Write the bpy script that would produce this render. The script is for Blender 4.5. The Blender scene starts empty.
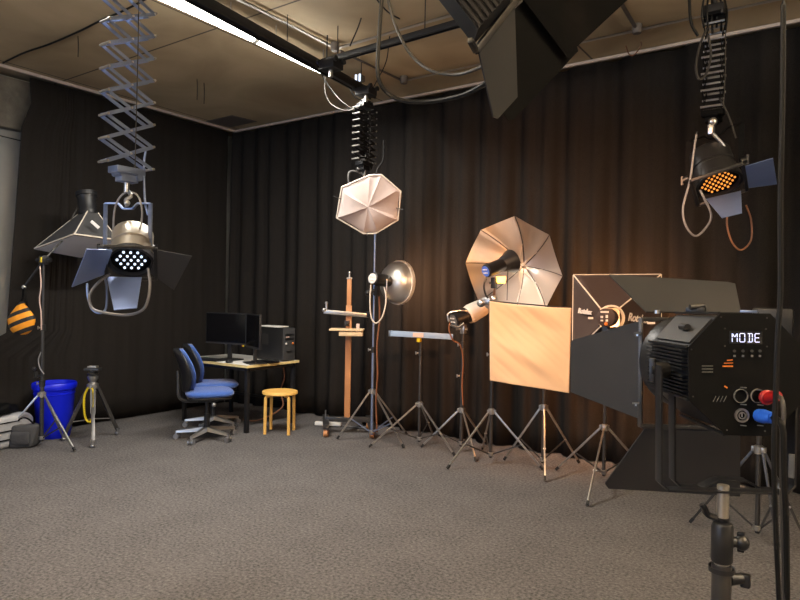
import bpy, bmesh, math, random
from math import *
from mathutils import Vector as V, Matrix, noise
random.seed(7)
SC = bpy.context.scene
COL = SC.collection

# ------------------------------------------------------------------ camera
FOC = 636.0
YAW, PIT, ROL = radians(34.8), -5/636., radians(1.0)
EYE = V((0, 0, 1.5))
_r = V((cos(YAW), sin(YAW), 0)); _f = V((-sin(YAW), cos(YAW), 0)); _u = V((0, 0, 1))
FW = _f*cos(PIT)+_u*sin(PIT); _u2 = -_f*sin(PIT)+_u*cos(PIT)
RT = _r*cos(ROL)+_u2*sin(ROL); UP = -_r*sin(ROL)+_u2*cos(ROL)
cam = bpy.data.cameras.new('camera'); camo = bpy.data.objects.new('camera', cam); COL.objects.link(camo)
cam.sensor_width = 36; cam.lens = FOC*36/800; cam.clip_start = .05
m = Matrix((RT, UP, -FW)).transposed().to_4x4(); m.translation = EYE
camo.matrix_world = m
SC.camera = camo
vs = SC.view_settings
vs.view_transform = 'Standard'; vs.look = 'None'; vs.exposure = 0.0; vs.gamma = 1; vs.use_curve_mapping = False

# measured points of the room: a direction from the eye, with a depth or a height
def ray(px, py): return FW + RT*((px-400)/FOC) + UP*(-(py-300)/FOC)
def at(px, py, D): return EYE + ray(px, py)*D
def atz(px, py, z=0.):
    d = ray(px, py); return EYE + d*((z-1.5)/d.z)
def aty(px, py, y):
    d = ray(px, py); return EYE + d*(y/d.y)
def atp(px, py, p, n):
    d = ray(px, py); return EYE + d*((p-EYE).dot(n)/d.dot(n))

# ------------------------------------------------------------------ materials
def mat(name, col, rough=.5, metal=0., emit=None, es=0., bump=0., bscale=50., noise_amt=0., nscale=5., sheen=0., trans=0., spec=.5):
    mt = bpy.data.materials.new(name); mt.use_nodes = True
    nt = mt.node_tree; b = nt.nodes['Principled BSDF']
    b.inputs['Base Color'].default_value = (*col, 1)
    b.inputs['Roughness'].default_value = rough; b.inputs['Metallic'].default_value = metal
    b.inputs['Specular IOR Level'].default_value = spec
    if emit: b.inputs['Emission Color'].default_value = (*emit, 1); b.inputs['Emission Strength'].default_value = es
    if sheen: b.inputs['Sheen Weight'].default_value = sheen
    if trans: b.inputs['Transmission Weight'].default_value = trans
    tc = nt.nodes.new('ShaderNodeTexCoord')
    if noise_amt:
        n = nt.nodes.new('ShaderNodeTexNoise'); n.inputs['Scale'].default_value = nscale; n.inputs['Detail'].default_value = 6
        nt.links.new(tc.outputs['Object'], n.inputs['Vector'])
        mx = nt.nodes.new('ShaderNodeMix'); mx.data_type = 'RGBA'
        mx.inputs['A'].default_value = (*[c*(1-noise_amt) for c in col], 1)
        mx.inputs['B'].default_value = (*[min(1, c*(1+noise_amt)) for c in col], 1)
        nt.links.new(n.outputs['Fac'], mx.inputs['Factor']); nt.links.new(mx.outputs['Result'], b.inputs['Base Color'])
    if bump:
        n = nt.nodes.new('ShaderNodeTexNoise'); n.inputs['Scale'].default_value = bscale; n.inputs['Detail'].default_value = 4
        nt.links.new(tc.outputs['Object'], n.inputs['Vector'])
        bp = nt.nodes.new('ShaderNodeBump'); bp.inputs['Strength'].default_value = bump; bp.inputs['Distance'].default_value = .01
        nt.links.new(n.outputs['Fac'], bp.inputs['Height']); nt.links.new(bp.outputs['Normal'], b.inputs['Normal'])
    return mt

M = dict(
 black=mat('black_plastic', (.012, .012, .013), .4),
 blackm=mat('black_metal', (.012, .012, .0135), .4, .0, bump=.05, bscale=200, spec=.35),
 matte=mat('matte_black', (.004, .004, .0042), .7, spec=.08),
 anod=mat('anodised_metal', (.48, .46, .43), .3, .9),
 anodd=mat('dark_anodised_metal', (.075, .072, .07), .38, .7),
 steel=mat('satin_steel', (.62, .62, .63), .28, 1.),
 bluelit=mat('blue_lit_steel', (.24, .30, .46), .34, .75, noise_amt=.15, nscale=12),  # steel with the blue light falling on it put into its colour
 doorc=mat('grey_metal_leaf', (.042, .043, .047), .45, .3, noise_amt=.12, nscale=6),
 doorb=mat('blue_lit_metal_leaf', (.19, .26, .48), .4, .45, noise_amt=.12, nscale=8),  # door leaves whose blue glow of light is mixed into the colour
 bluebar=mat('pale_blue_enamel', (.25, .36, .52), .35, noise_amt=.05),
 beige_metal=mat('champagne_metal', (.42, .38, .32), .35, .75),
 wood=mat('orange_varnished_wood', (.46, .21, .085), .45, noise_amt=.25, nscale=9),
 palewood=mat('pale_wood', (.62, .45, .26), .45, noise_amt=.12, nscale=9),
 stoolw=mat('yellow_birch_lacquer', (.80, .47, .12), .38, noise_amt=.1, nscale=7),
 white=mat('white_laminate', (.72, .70, .66), .35),
 edge=mat('yellow_edge_band', (.70, .55, .25), .4),
 bluecloth=mat('blue_upholstery', (.03, .09, .34), .85, bump=.2, bscale=350, sheen=.3),
 blueplastic=mat('blue_bin_plastic', (.003, .012, .62), .38),
 connblue=mat('blue_connector', (.02, .11, .60), .35),
 red=mat('red_connector', (.30, .01, .01), .35),
 orangecloth=mat('orange_webbing', (.82, .32, .01), .7),
 yellow=mat('yellow_strap', (.72, .52, .01), .55),
 silverbag=mat('silver_quilted_fabric', (.42, .42, .43), .5, .25, bump=.4, bscale=25, noise_amt=.2, nscale=6),
 greybag=mat('charcoal_nylon', (.040, .040, .042), .75, bump=.4, bscale=40),
 diffuser=mat('white_diffuser_fabric', (.80, .81, .86), .75, bump=.1, bscale=15),
 pinkdiff=mat('white_cover_fabric', (.44, .365, .34), .7, bump=.15, bscale=18),
 piping=mat('cream_piping', (.60, .54, .46), .6),
 boxcloth=mat('brown_black_fabric', (.034, .022, .019), .75, bump=.2, bscale=80),
 beigecloth=mat('peach_fabric', (.62, .47, .31), .6, bump=.12, bscale=10, sheen=.2),
 silver=mat('silver_lining', (.46, .43, .41), .36, .88, bump=.25, bscale=9),
 dish=mat('brushed_aluminium', (.66, .63, .58), .36, .85),
 rubber=mat('rubber', (.012, .012, .012), .7),
 cable=mat('black_cable', (.008, .008, .008), .45, spec=.2),
 gcable=mat('grey_cable', (.045, .042, .038), .45, spec=.3),
 ocable=mat('copper_brown_cable', (.20, .08, .035), .5),
 lcable=mat('light_grey_cable', (.20, .195, .20), .45),
 conduit=mat('galvanised_conduit', (.50, .48, .45), .4, .5),
 conduitd=mat('dark_conduit', (.12, .10, .085), .6),
 strip=mat('track_strip', (.50, .42, .36), .45, .2),
 screen=mat('black_glass_screen', (.004, .004, .005), .12),
 tubeE=mat('fluorescent_tube', (1, 1, 1), .4, emit=(1., .96, .88), es=22),
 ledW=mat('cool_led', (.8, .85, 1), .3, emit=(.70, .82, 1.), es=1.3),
 ledO=mat('amber_led', (1, .5, .1), .3, emit=(1., .33, .05), es=.9),
 digit=mat('display_segments', (.8, .85, 1), .3, emit=(.55, .60, 1.), es=1.0),
 amber=mat('amber_indicator', (.55, .16, .02), .4, emit=(1., .16, .01), es=.12),
 glow=mat('modelling_bulb', (1, .6, .2), .3, emit=(1., .45, .08), es=6),
 lcd=mat('blue_display_face', (.05, .10, .35), .3, emit=(.10, .18, .6), es=.35),
 print=mat('white_print', (.62, .6, .58), .5),
 dprint=mat('grey_print', (.11, .11, .105), .5),
 label=mat('pinkish_label', (.62, .45, .38), .5),
 whitewall=mat('white_painted_wall', (.60, .58, .55), .8),
 concrete=mat('raw_concrete', (.33, .325, .30), .85, bump=.3, bscale=8, noise_amt=.25, nscale=2.2),
 roughc=mat('rough_concrete', (.14, .125, .10), .9, bump=.8, bscale=12, noise_amt=.6, nscale=9),
 glass=mat('window_glass', (1, 1, 1), .02, trans=1.),
)
# carpet
def carpet():
    mt = bpy.data.materials.new('grey_carpet'); mt.use_nodes = True; nt = mt.node_tree; b = nt.nodes['Principled BSDF']
    tc = nt.nodes.new('ShaderNodeTexCoord')
    n = nt.nodes.new('ShaderNodeTexNoise'); n.inputs['Scale'].default_value = 55; n.inputs['Detail'].default_value = 5; n.inputs['Roughness'].default_value = .7
    n2 = nt.nodes.new('ShaderNodeTexNoise'); n2.inputs['Scale'].default_value = 3.0; n2.inputs['Detail'].default_value = 5
    ad = nt.nodes.new('ShaderNodeMath'); ad.operation = 'MULTIPLY_ADD'; ad.inputs[1].default_value = .13
    r = nt.nodes.new('ShaderNodeValToRGB'); r.color_ramp.elements[0].position = .36; r.color_ramp.elements[1].position = .78
    r.color_ramp.elements[0].color = (.030, .028, .028, 1); r.color_ramp.elements[1].color = (.185, .172, .170, 1)
    for k in (n, n2): nt.links.new(tc.outputs['Object'], k.inputs['Vector'])
    nt.links.new(n2.outputs['Fac'], ad.inputs[0]); nt.links.new(n.outputs['Fac'], ad.inputs[2])
    nt.links.new(ad.outputs[0], r.inputs['Fac']); nt.links.new(r.outputs['Color'], b.inputs['Base Color'])
    bp = nt.nodes.new('ShaderNodeBump'); bp.inputs['Strength'].default_value = .6; bp.inputs['Distance'].default_value = .004
    nt.links.new(n.outputs['Fac'], bp.inputs['Height']); nt.links.new(bp.outputs['Normal'], b.inputs['Normal'])
    b.inputs['Roughness'].default_value = .95; b.inputs['Specular IOR Level'].default_value = .15
    return mt
M['carpet'] = carpet()
# ceiling boards with dark joints and stains
def boards():
    mt = bpy.data.materials.new('stained_ceiling_boards'); mt.use_nodes = True; nt = mt.node_tree; b = nt.nodes['Principled BSDF']
    tc = nt.nodes.new('ShaderNodeTexCoord')
    mp = nt.nodes.new('ShaderNodeMapping'); mp.inputs['Location'].default_value = (-.47, 1.32, 0)
    nt.links.new(tc.outputs['Object'], mp.inputs['Vector'])
    br = nt.nodes.new('ShaderNodeTexBrick'); br.offset = 0.; br.inputs['Scale'].default_value = 1.
    br.inputs['Brick Width'].default_value = 2.4; br.inputs['Row Height'].default_value = 2.4
    br.inputs['Mortar Size'].default_value = .011; br.inputs['Mortar Smooth'].default_value = .3
    br.inputs['Color1'].default_value = (.50, .405, .265, 1); br.inputs['Color2'].default_value = (.46, .37, .24, 1)
    br.inputs['Mortar'].default_value = (.10, .078, .055, 1)
    nt.links.new(mp.outputs[0], br.inputs['Vector'])
    n = nt.nodes.new('ShaderNodeTexNoise'); n.inputs['Scale'].default_value = 1.1; n.inputs['Detail'].default_value = 7; n.inputs['Distortion'].default_value = .6
    nt.links.new(tc.outputs['Object'], n.inputs['Vector'])
    r = nt.nodes.new('ShaderNodeValToRGB'); r.color_ramp.elements[0].position = .3; r.color_ramp.elements[1].position = .7
    r.color_ramp.elements[0].color = (.68, .64, .58, 1); r.color_ramp.elements[1].color = (1.08, 1.05, 1.0, 1)
    nt.links.new(n.outputs['Fac'], r.inputs['Fac'])
    mx = nt.nodes.new('ShaderNodeMix'); mx.data_type = 'RGBA'; mx.blend_type = 'MULTIPLY'; mx.inputs['Factor'].default_value = 1
    nt.links.new(br.outputs['Color'], mx.inputs['A']); nt.links.new(r.outputs['Color'], mx.inputs['B'])
    nt.links.new(mx.outputs['Result'], b.inputs['Base Color'])
    b.inputs['Roughness'].default_value = .75
    return mt
M['boards'] = boards()
def cloth(name, c0, c1):
    mt = bpy.data.materials.new(name); mt.use_nodes = True; nt = mt.node_tree; b = nt.nodes['Principled BSDF']
    tc = nt.nodes.new('ShaderNodeTexCoord')
    n = nt.nodes.new('ShaderNodeTexNoise'); n.inputs['Scale'].default_value = 260; n.inputs['Detail'].default_value = 2
    nt.links.new(tc.outputs['Object'], n.inputs['Vector'])
    r = nt.nodes.new('ShaderNodeValToRGB'); r.color_ramp.elements[0].color = (*c0, 1); r.color_ramp.elements[1].color = (*c1, 1)
    r.color_ramp.elements[0].position = .3; r.color_ramp.elements[1].position = .7
    nt.links.new(n.outputs['Fac'], r.inputs['Fac']); nt.links.new(r.outputs['Color'], b.inputs['Base Color'])
    b.inputs['Roughness'].default_value = .9; b.inputs['Specular IOR Level'].default_value = .04
    return mt
M['curtain'] = cloth('black_molton_cloth', (.010, .009, .0085), (.027, .0235, .021))

# ------------------------------------------------------------------ mesh builder
ROOTLOC = {}; LAST = ['']
def frame(axis):
    a = V(axis).normalized(); t = V((0, 0, 1)) if abs(a.z) < .95 else V((1, 0, 0))
    x = a.cross(t).normalized(); y = x.cross(a).normalized()
    return x, y, a
def spline(pts, n=8):
    p = [V(q) for q in pts]; p = [2*p[0]-p[1]]+p+[2*p[-1]-p[-2]]; out = []
    for i in range(1, len(p)-2):
        for k in range(n):
            t = k/n; a, b, c, d = p[i-1:i+3]
            out.append(.5*((2*b)+(c-a)*t+(2*a-5*b+4*c-d)*t*t+(-a+3*b-3*c+d)*t**3))
    out.append(p[-2]); return out
class MB:
    def __init__(s): s.bm = bmesh.new()
    def poly(s, pts):
        vs = [s.bm.verts.new(V(p)) for p in pts]
        try: return s.bm.faces.new(vs)
        except Exception: return None
    def box(s, c, d, rot=None, bev=0):
        c = V(c); h = V(d)/2; R = rot or Matrix.Identity(3); r = []
        b2 = bmesh.new(); g = bmesh.ops.create_cube(b2, size=1)
        for v in b2.verts: v.co = V((v.co.x*d[0], v.co.y*d[1], v.co.z*d[2]))
        if bev: bmesh.ops.bevel(b2, geom=list(b2.edges), offset=bev, segments=2, profile=.6, affect='EDGES')
        for v in b2.verts: v.co = c + R @ v.co
        s.merge(b2); return s
    def merge(s, b2):
        mp = {v: s.bm.verts.new(v.co) for v in b2.verts}
        for f in b2.faces: s.bm.faces.new([mp[v] for v in f.verts])
        b2.free()
    def beam(s, a, b, w, h, bev=0):           # bar of section w (sideways) x h (upwards-ish)
        a, b = V(a), V(b); x, y, z = frame(b-a)
        s.box((a+b)/2, (w, h, (b-a).length), Matrix((x, y, z)).transposed(), bev); return s
    def rings(s, rs, cap=True, close=False):
        R = [[s.bm.verts.new(p) for p in r] for r in rs]; n = len(R[0])
        for i in range(len(R)-1 + (1 if close else 0)):
            a, b = R[i], R[(i+1) % len(R)]
            for k in range(n): s.bm.faces.new((a[k], a[(k+1) % n], b[(k+1) % n], b[k]))
        if cap and not close:
            s.bm.faces.new(R[0][::-1]); s.bm.faces.new(R[-1])
        return s
    def cone(s, p0, p1, r0, r1=None, seg=16, cap=True):
        r1 = r0 if r1 is None else r1; p0, p1 = V(p0), V(p1); x, y, z = frame(p1-p0)
        f = lambda p, r: [p+(x*cos(2*pi*k/seg)+y*sin(2*pi*k/seg))*max(r, 1e-4) for k in range(seg)]
        return s.rings([f(p0, r0), f(p1, r1)], cap)
    def lathe(s, o, axis, prof, seg=24, cap=False):     # prof: (radius, distance along the axis)
        o = V(o); x, y, z = frame(axis)
        return s.rings([[o+z*t+(x*cos(2*pi*k/seg)+y*sin(2*pi*k/seg))*max(r, 1e-4) for k in range(seg)] for r, t in prof], cap)
    def tube(s, pts, r, seg=8, smooth=True, n=8):
        p = spline(pts, n) if smooth and len(pts) > 2 else [V(q) for q in pts]
        rs = []; x = None
        for i, q in enumerate(p):
            t = (p[min(i+1, len(p)-1)]-p[max(i-1, 0)]).normalized()
            if x is None: x, y, _ = frame(t)
            else:
                x = (x-t*x.dot(t)).normalized(); y = t.cross(x)
            rs.append([q+(x*cos(2*pi*k/seg)+y*sin(2*pi*k/seg))*r for k in range(seg)])
        return s.rings(rs)
    def prism(s, pts, th, n=None, both=True):           # polygon with a thickness
        pts = [V(p) for p in pts]
        if n is None:
            n = V((0, 0, 0))
            for i in range(len(pts)): n += (pts[i]-pts[0]).cross(pts[(i+1) % len(pts)]-pts[0])
        n = V(n).normalized()*th
        a = [p-n/2 if both else p for p in pts]; b = [p+n/2 if both else p+n for p in pts]
        return s.rings([a, b])
    def ball(s, c, r, sc=(1, 1, 1), seg=14):
        b2 = bmesh.new(); bmesh.ops.create_uvsphere(b2, u_segments=seg, v_segments=max(6, seg//2+1), radius=r)
        for v in b2.verts: v.co = V(c)+V((v.co.x*sc[0], v.co.y*sc[1], v.co.z*sc[2]))
        s.merge(b2); return s
    def grid(s, fn, nu, nv, th=0):
        G = [[s.bm.verts.new(fn(i/nu, j/nv)) for j in range(nv+1)] for i in range(nu+1)]
        for i in range(nu):
            for j in range(nv): s.bm.faces.new((G[i][j], G[i+1][j], G[i+1][j+1], G[i][j+1]))
        return s
    def build(s, name, m, parent=None, label=None, ang=40, solid=0):
        bmesh.ops.recalc_face_normals(s.bm, faces=s.bm.faces)
        off = ROOTLOC.get(parent.name, V((0, 0, 0))) if parent else V((0, 0, 0))
        if off.length: bmesh.ops.translate(s.bm, verts=s.bm.verts, vec=-off)
        me = bpy.data.meshes.new(name)
        for f in s.bm.faces: f.smooth = True
        s.bm.to_mesh(me); s.bm.free(); me.set_sharp_from_angle(angle=radians(ang))
        me.materials.append(M[m] if isinstance(m, str) else m)
        o = bpy.data.objects.new(name, me); COL.objects.link(o)
        LAST[0] = o.name
        if parent: o.parent = parent; ROOTLOC[o.name] = off
        if solid:
            md = o.modifiers.new('thickness', 'SOLIDIFY'); md.thickness = solid
        if label: o['label'] = label
        return o
def thing(name, label, cat, loc=(0, 0, 0), group=None):
    o = bpy.data.objects.new(name, None); COL.objects.link(o); o.location = loc; o.empty_display_size = .1
    o['label'] = label; o['category'] = cat
    if group: o['group'] = group
    ROOTLOC[o.name] = V(loc); return o
def tag(o, label, cat, group=None):                      # a single-mesh thing: origin moved to its base centre
    o['label'] = label; o['category'] = cat
    if group: o['group'] = group
    me = o.data; xs = [v.co.copy() for v in me.vertices]
    c = V(((min(p.x for p in xs)+max(p.x for p in xs))/2, (min(p.y for p in xs)+max(p.y for p in xs))/2, min(p.z for p in xs)))
    me.transform(Matrix.Translation(-c)); o.location = c; return o
def struct(mb, name, m, parent=None):
    o = mb.build(name, m, parent)
    if not parent: o['kind'] = 'structure'
    return o
def dup(root, loc, rz, label):
    r = root.copy(); COL.objects.link(r); r.location = loc; r.rotation_euler = (0, 0, rz); r['label'] = label
    for ch in list(root.children):
        c = ch.copy(); COL.objects.link(c); c.parent = r
        for g in ch.children:
            d = g.copy(); COL.objects.link(d); d.parent = c
    return r
def text_mesh(s, size, origin, xdir, ydir, m, parent, name, shear=0, depth=.0015):
    cu = bpy.data.curves.new('lettering', 'FONT'); cu.body = s; cu.size = size; cu.align_x = 'CENTER'; cu.align_y = 'CENTER'
    cu.shear = shear; cu.offset = .0015; cu.extrude = depth
    t = bpy.data.objects.new('lettering', cu); COL.objects.link(t)
    bpy.context.view_layer.update()
    me = bpy.data.meshes.new_from_object(t); bpy.data.objects.remove(t)
    x = V(xdir).normalized(); y = V(ydir); y = (y-x*y.dot(x)).normalized(); z = x.cross(y)
    mt = Matrix((x, y, z)).transposed().to_4x4(); mt.translation = V(origin)-ROOTLOC.get(parent.name, V((0, 0, 0)))
    me.transform(mt); me.materials.clear(); me.materials.append(M[m])
    o = bpy.data.objects.new(name, me); COL.objects.link(o); o.parent = parent; return o

# ------------------------------------------------------------------ the room
LX, RX, BY, FY, H = -7.15, 3.6, 6.12, -4.2, 3.70
w = .12
struct(MB().box(((LX+RX)/2, (BY+FY)/2, -.05), (RX-LX+.4, BY-FY+.4, .1)), 'floor', 'carpet')
struct(MB().box(((LX+RX)/2, (BY+FY)/2, H+.05), (RX-LX+.4, BY-FY+.4, .1)), 'ceiling', 'boards')
struct(MB().box((LX-w/2, (BY+FY)/2, H/2), (w, BY-FY+2*w, H)), 'wall_left', 'concrete')
struct(MB().box(((LX+RX)/2, BY+w/2, H/2), (RX-LX, w, H)), 'wall_back', 'concrete')
struct(MB().box((RX+w/2, (BY+FY)/2, H/2), (w, BY-FY+2*w, H)), 'wall_right', 'whitewall')
# front wall; the unseen window in it is added for cool light
wx0, wx1, wz0, wz1 = -5.6, -1.6, .9, 2.7
f = MB()
f.box(((LX+wx0)/2, FY-w/2, H/2), (wx0-LX, w, H)); f.box(((RX+wx1)/2, FY-w/2, H/2), (RX-wx1, w, H))
f.box(((wx0+wx1)/2, FY-w/2, wz0/2), (wx1-wx0, w, wz0)); f.box(((wx0+wx1)/2, FY-w/2, (wz1+H)/2), (wx1-wx0, w, H-wz1))
struct(f, 'wall_front', 'whitewall')
f = MB()
for x in (wx0+.03, (wx0+wx1)/2, wx1-.03): f.box((x, FY-w/2, (wz0+wz1)/2), (.06, .07, wz1-wz0))
for z in (wz0+.03, wz1-.03): f.box(((wx0+wx1)/2, FY-w/2, z), (wx1-wx0, .07, .06))
win = struct(f, 'added_window', 'white')
# rough concrete lintel above the bare wall at the left
l0 = V((LX+.001, 1.6, 0))
struct(MB().box((LX+.06, 1.95, 3.40), (.12, 2.9, .52), bev=.02), 'trim_1', 'roughc')
# strip along the top of the curtains
struct(MB().beam((-6.80, 1.0, H-.022), (-6.80, 5.80, H-.022), .03, .03), 'trim_2', 'strip')
struct(MB().beam((-6.80, 5.80, H-.022), (2.5, 5.80, H-.022), .03, .026), 'trim_3', 'strip')

cp = [atz(206, 121, H), atz(232, 115, H), atz(257, 121, H), atz(230, 127, H)]
struct(MB().prism([p-V((0, 0, .004)) for p in cp], .006, (0, 0, 1)), 'trim_4', 'conduitd')

# ------------------------------------------------------------------ curtains
def fold(s, amp, seed):
    v = 0
    k = sin(s*2*pi/.25+1.9*sin(s*1.3+seed)); v += (1.35*k-.35*k**3)*.52
    v += sin(s*2*pi/.52+2.3*sin(s*.7+seed*2))*.65
    v += noise.noise(V((s*1.7, seed, 0)))*.8
    return v*amp
def curtain_mesh(p0, p1, z0, z1, nrm, amp, seed, n=520, edge=None):
    p0, p1 = V(p0), V(p1); L = (p1-p0).length; d = (p1-p0)/L
    mb = MB()
    def fn(u, v):
        z = z0+(z1-z0)*v
        s0 = edge(z) if edge else 0
        s = s0+(L-s0)*u
        a = amp*(.55+.45*(1-v))
        off = fold(s, a, seed)+.012*noise.noise(V((s*3, z*1.3, seed)))+.006*noise.noise(V((s*14, z*2, seed)))
        return p0+d*s+V(nrm)*off+V((0, 0, z))
    mb.grid(fn, n, 14); return mb
c = curtain_mesh((-6.86, 5.72, 0), (-6.86, 1.9, 0), .012, 3.66, (1, 0, 0), .007, 3.3, 300)
# its free edge leans: the hem runs further along than the head
def lean(mb):
    for v in mb.bm.verts:
        t = (5.72-v.co.y)/(5.72-1.9)
        z = v.co.z
        end = 3.26 + max(0, z-3.35)*(-.3) - .12*sin(min(1, (z-3.35)/.3)*pi) if z > 3.35 else 3.11-(3.35-z)*.06
        if z < .9: end = min(end, 2.5)
        k = min(1, max(0, (t-.45)/.55)); v.co.y += (end-1.9)*k*k*(3-2*k)
lean(c)
o = c.build('stage_curtain', 'curtain', ang=180); o.modifiers.new('t', 'SOLIDIFY').thickness = .006
tag(o, 'plain black cloth curtain along the left side wall', 'curtain')
edges = [-6.84, 3.3]
o = curtain_mesh((-6.84, 5.84, 0), (3.3, 5.84, 0), .012, 3.66, (0, -1, 0), .068, 1.3, 1500).build('stage_curtain', 'curtain', ang=180)
o.modifiers.new('t', 'SOLIDIFY').thickness = .006
tag(o, 'wide pleated black curtain across the back, glowing brown in warm light', 'curtain')

# ------------------------------------------------------------------ ceiling gear
def lineobj(name, pts, r, m, label, cat, group=None, seg=8, smooth=True):
    return tag(MB().tube(pts, r, seg, smooth).build(name, m), label, cat, group)
# fluorescent battens beside the rail
def batten(px0, px1, label):
    a, b = atz(*px0, 3.50), atz(*px1, 3.50); d = (b-a).normalized(); x = V((1, 0, 0))
    t = thing('fluorescent_batten', label, 'ceiling light', (a+b)/2, 'fluorescent battens beside the rail')
    MB().beam(a+V((.0, 0, .05)), b+V((.0, 0, .05)), .06, .04, .004).build('housing', 'white', t)
    MB().cone(a, b, .026, seg=12).build('tube', 'tubeE', t)
    for p in (a-d*.01, b+d*.01): MB().box(p+V((0, 0, .015)), (.035, .03, .07)).build('end_cap', 'white', t)
    for k in (.2, .8):
        p = a.lerp(b, k)+V((.0, 0, .07)); MB().cone(p, (p.x, p.y, H), .004, seg=6).build('hanger', 'steel', t)
    return a, b
B1 = batten((120, -22), (253, 38.5), 'nearer bright fluorescent tube running beside the black rail')
B2 = batten((258, 41), (337, 78), 'farther bright fluorescent tube running to the rail end')
# rails
def rail(pa, pb, z, label, w=.06, h=.07):
    a, b = atz(*pa, z), atz(*pb, z)
    t = thing('ceiling_rail', label, 'rail', (a+b)/2)
    MB().beam(a, b, w, h, .004).build('profile', 'blackm', t)
    d = (b-a).normalized()
    for s in (-1, 1): MB().beam(a+V((0, 0, -h/2-.006))+d.cross(V((0, 0, 1)))*s*w*.38, b+V((0, 0, -h/2-.006))+d.cross(V((0, 0, 1)))*s*w*.38, w*.2, .012).build('lip', 'blackm', t)
    n = max(2, int((b-a).length/1.2))
    for i in range(n+1):
        p = a.lerp(b, (i+.2)/(n+.4)); MB().cone(p, (p.x, p.y, H), .004, seg=6).build('suspension_rod', 'blackm', t)
    return a, b
rail((150, -28), (373, 95), 3.44, 'long black ceiling rail running beside the fluorescent tubes', .075, .06)
rail((322, 62), (560, -7), 3.44, 'black cross rail meeting the long rail at its trolley', .04, .04)
# trolleys
def trolley(p, label):
    t = thing('rail_trolley', label, 'rail trolley', p)
    MB().box(p, (.16, .13, .07), bev=.01).build('carriage', 'blackm', t)
    for sx in (-1, 1):
        for sy in (-1, 1): MB().cone(p+V((sx*.08, sy*.05, .03)), p+V((sx*.10, sy*.05, .03)), .022, seg=12).build('wheel', 'black', t)
    MB().cone(p+V((0, 0, -.03)), p+V((0, 0, -.09)), .018, seg=10).build('bolt', 'anod', t)
trolley(atz(331, 66, 3.36), 'black trolley where the cross rail meets the long rail')
trolley(atz(366, 92, 3.36), 'black trolley at the far end of the long rail')
# small lit emergency box above the rail end
t = thing('junction_box', 'small box with two bright glints above the far rail end', 'junction box', atz(360, 79, 3.62))
MB().box(atz(360, 79, 3.62), (.08, .06, .06), bev=.006).build('housing', 'conduitd', t)
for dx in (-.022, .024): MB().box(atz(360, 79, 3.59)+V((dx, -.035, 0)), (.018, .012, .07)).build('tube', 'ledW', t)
# conduits and joint boxes
CN = 'conduits fixed under the ceiling'
lineobj('conduit', [atz(236, -2, 3.67), atz(333, 47, 3.67)], .014, 'conduit', 'pale conduit running beside the black rail towards its end', 'conduit', smooth=False)
lineobj('conduit', [atz(340, 51, 3.67), atz(403, 81, 3.67)], .012, 'conduitd', 'dark conduit from the pipe joint to the small round joint box', 'conduit', smooth=False)
lineobj('conduit', [atz(338, 48, 3.67), atz(462, 12, 3.67)], .013, 'conduit', 'pale conduit running behind and along the black cross rail', 'conduit', smooth=False)
lineobj('conduit', [atz(407, 80, 3.67), atz(500, 60, 3.67)], .013, 'conduit', 'pale conduit above the two looping black cables', 'conduit', smooth=False)
lineobj('conduit', [atz(560, 47, 3.67), atz(634, 31, 3.67)], .013, 'conduit', 'pale conduit just right of the large black barn doors', 'conduit', smooth=False)
lineobj('conduit', [atz(640, 29.5, 3.67), atz(812, -8, 3.67)], .013, 'conduit', 'pale conduit running to the pantograph at the right', 'conduit', smooth=False)
lineobj('conduit', [atz(618, -2, 3.67), atz(636, 28, 3.67)], .016, 'conduitd', 'short dark conduit right of the barn doors meeting a joint box', 'conduit', smooth=False)
def jbox(px, py, label):
    p = atz(px, py, 3.66); t = thing('joint_box', label, 'joint box', p)
    MB().cone(p+V((0, 0, .035)), p+V((0, 0, -.03)), .040, .036, 16).build('box_body', 'conduitd', t)
    MB().cone(p+V((0, 0, -.03)), p+V((0, 0, -.036)), .032, seg=16).build('lid', 'conduitd', t)
jbox(335, 47, 'round joint box behind the crossing of the two black rails')
jbox(404, 80, 'round joint box above the thick looping cables')
jbox(637, 29, 'round joint box on the conduit right of the big barn doors')
jbox(458, 11, 'round joint box on the conduit left of the big barn doors')
# hooks hanging from the ceiling
def drop(px, py0, py1, D0, label, m='cable', dx=0):
    a = atz(px, py0, 3.695); D = (a-EYE).dot(FW); b = at(px+dx, py1, D)
    lineobj('hanging_wire', [a, a.lerp(b, .5)+V((.005, 0, 0)), b], .004, m, label, 'wire')
drop(78, 36, 57, 5, 'short wire end hanging left of the big pantograph')
drop(197, 79, 100, 6, 'left of two short wires hanging near the ceiling corner')
drop(204, 83, 104, 6, 'right of two short wires hanging near the ceiling corner')
lineobj('hanging_wire', [at(328, -6, 5.3), at(327.5, 30, 5.4), at(326.5, 62, 5.5)], .006, 'cable', 'straight thin black wire hanging down to the rail trolley', 'wire')
lineobj('hanging_wire', [at(366, -4, 4.9), at(360, 22, 5.1), at(350, 46, 5.3)], .006, 'cable', 'slanting thin black wire reaching the cross rail', 'wire')
lineobj('hanging_wire', [at(374, -4, 4.6), at(388, 12, 4.8), at(404, 20, 5.2), at(408, 14, 5.4)], .006, 'cable', 'thin wire curling up to the hook above the cross rail', 'wire')
lineobj('hanging_wire', [at(398, 22, 5.2), at(390, 35, 5.4), at(386, 62, 5.7), at(373, 88, 6.0)], .005, 'cable', 'thin black wire hanging from the cross rail to the long rail end', 'wire')
lineobj('ceiling_crack_cable', [atz(3, 63, 3.69), atz(24, 53, 3.69), atz(50, 44, 3.69), atz(80, 31, 3.69), atz(100, 21, 3.69), atz(125, 10, 3.69), atz(150, -3, 3.69)], .008, 'cable', 'thin dark cable crossing the ceiling behind the big pantograph', 'cable')
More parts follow.
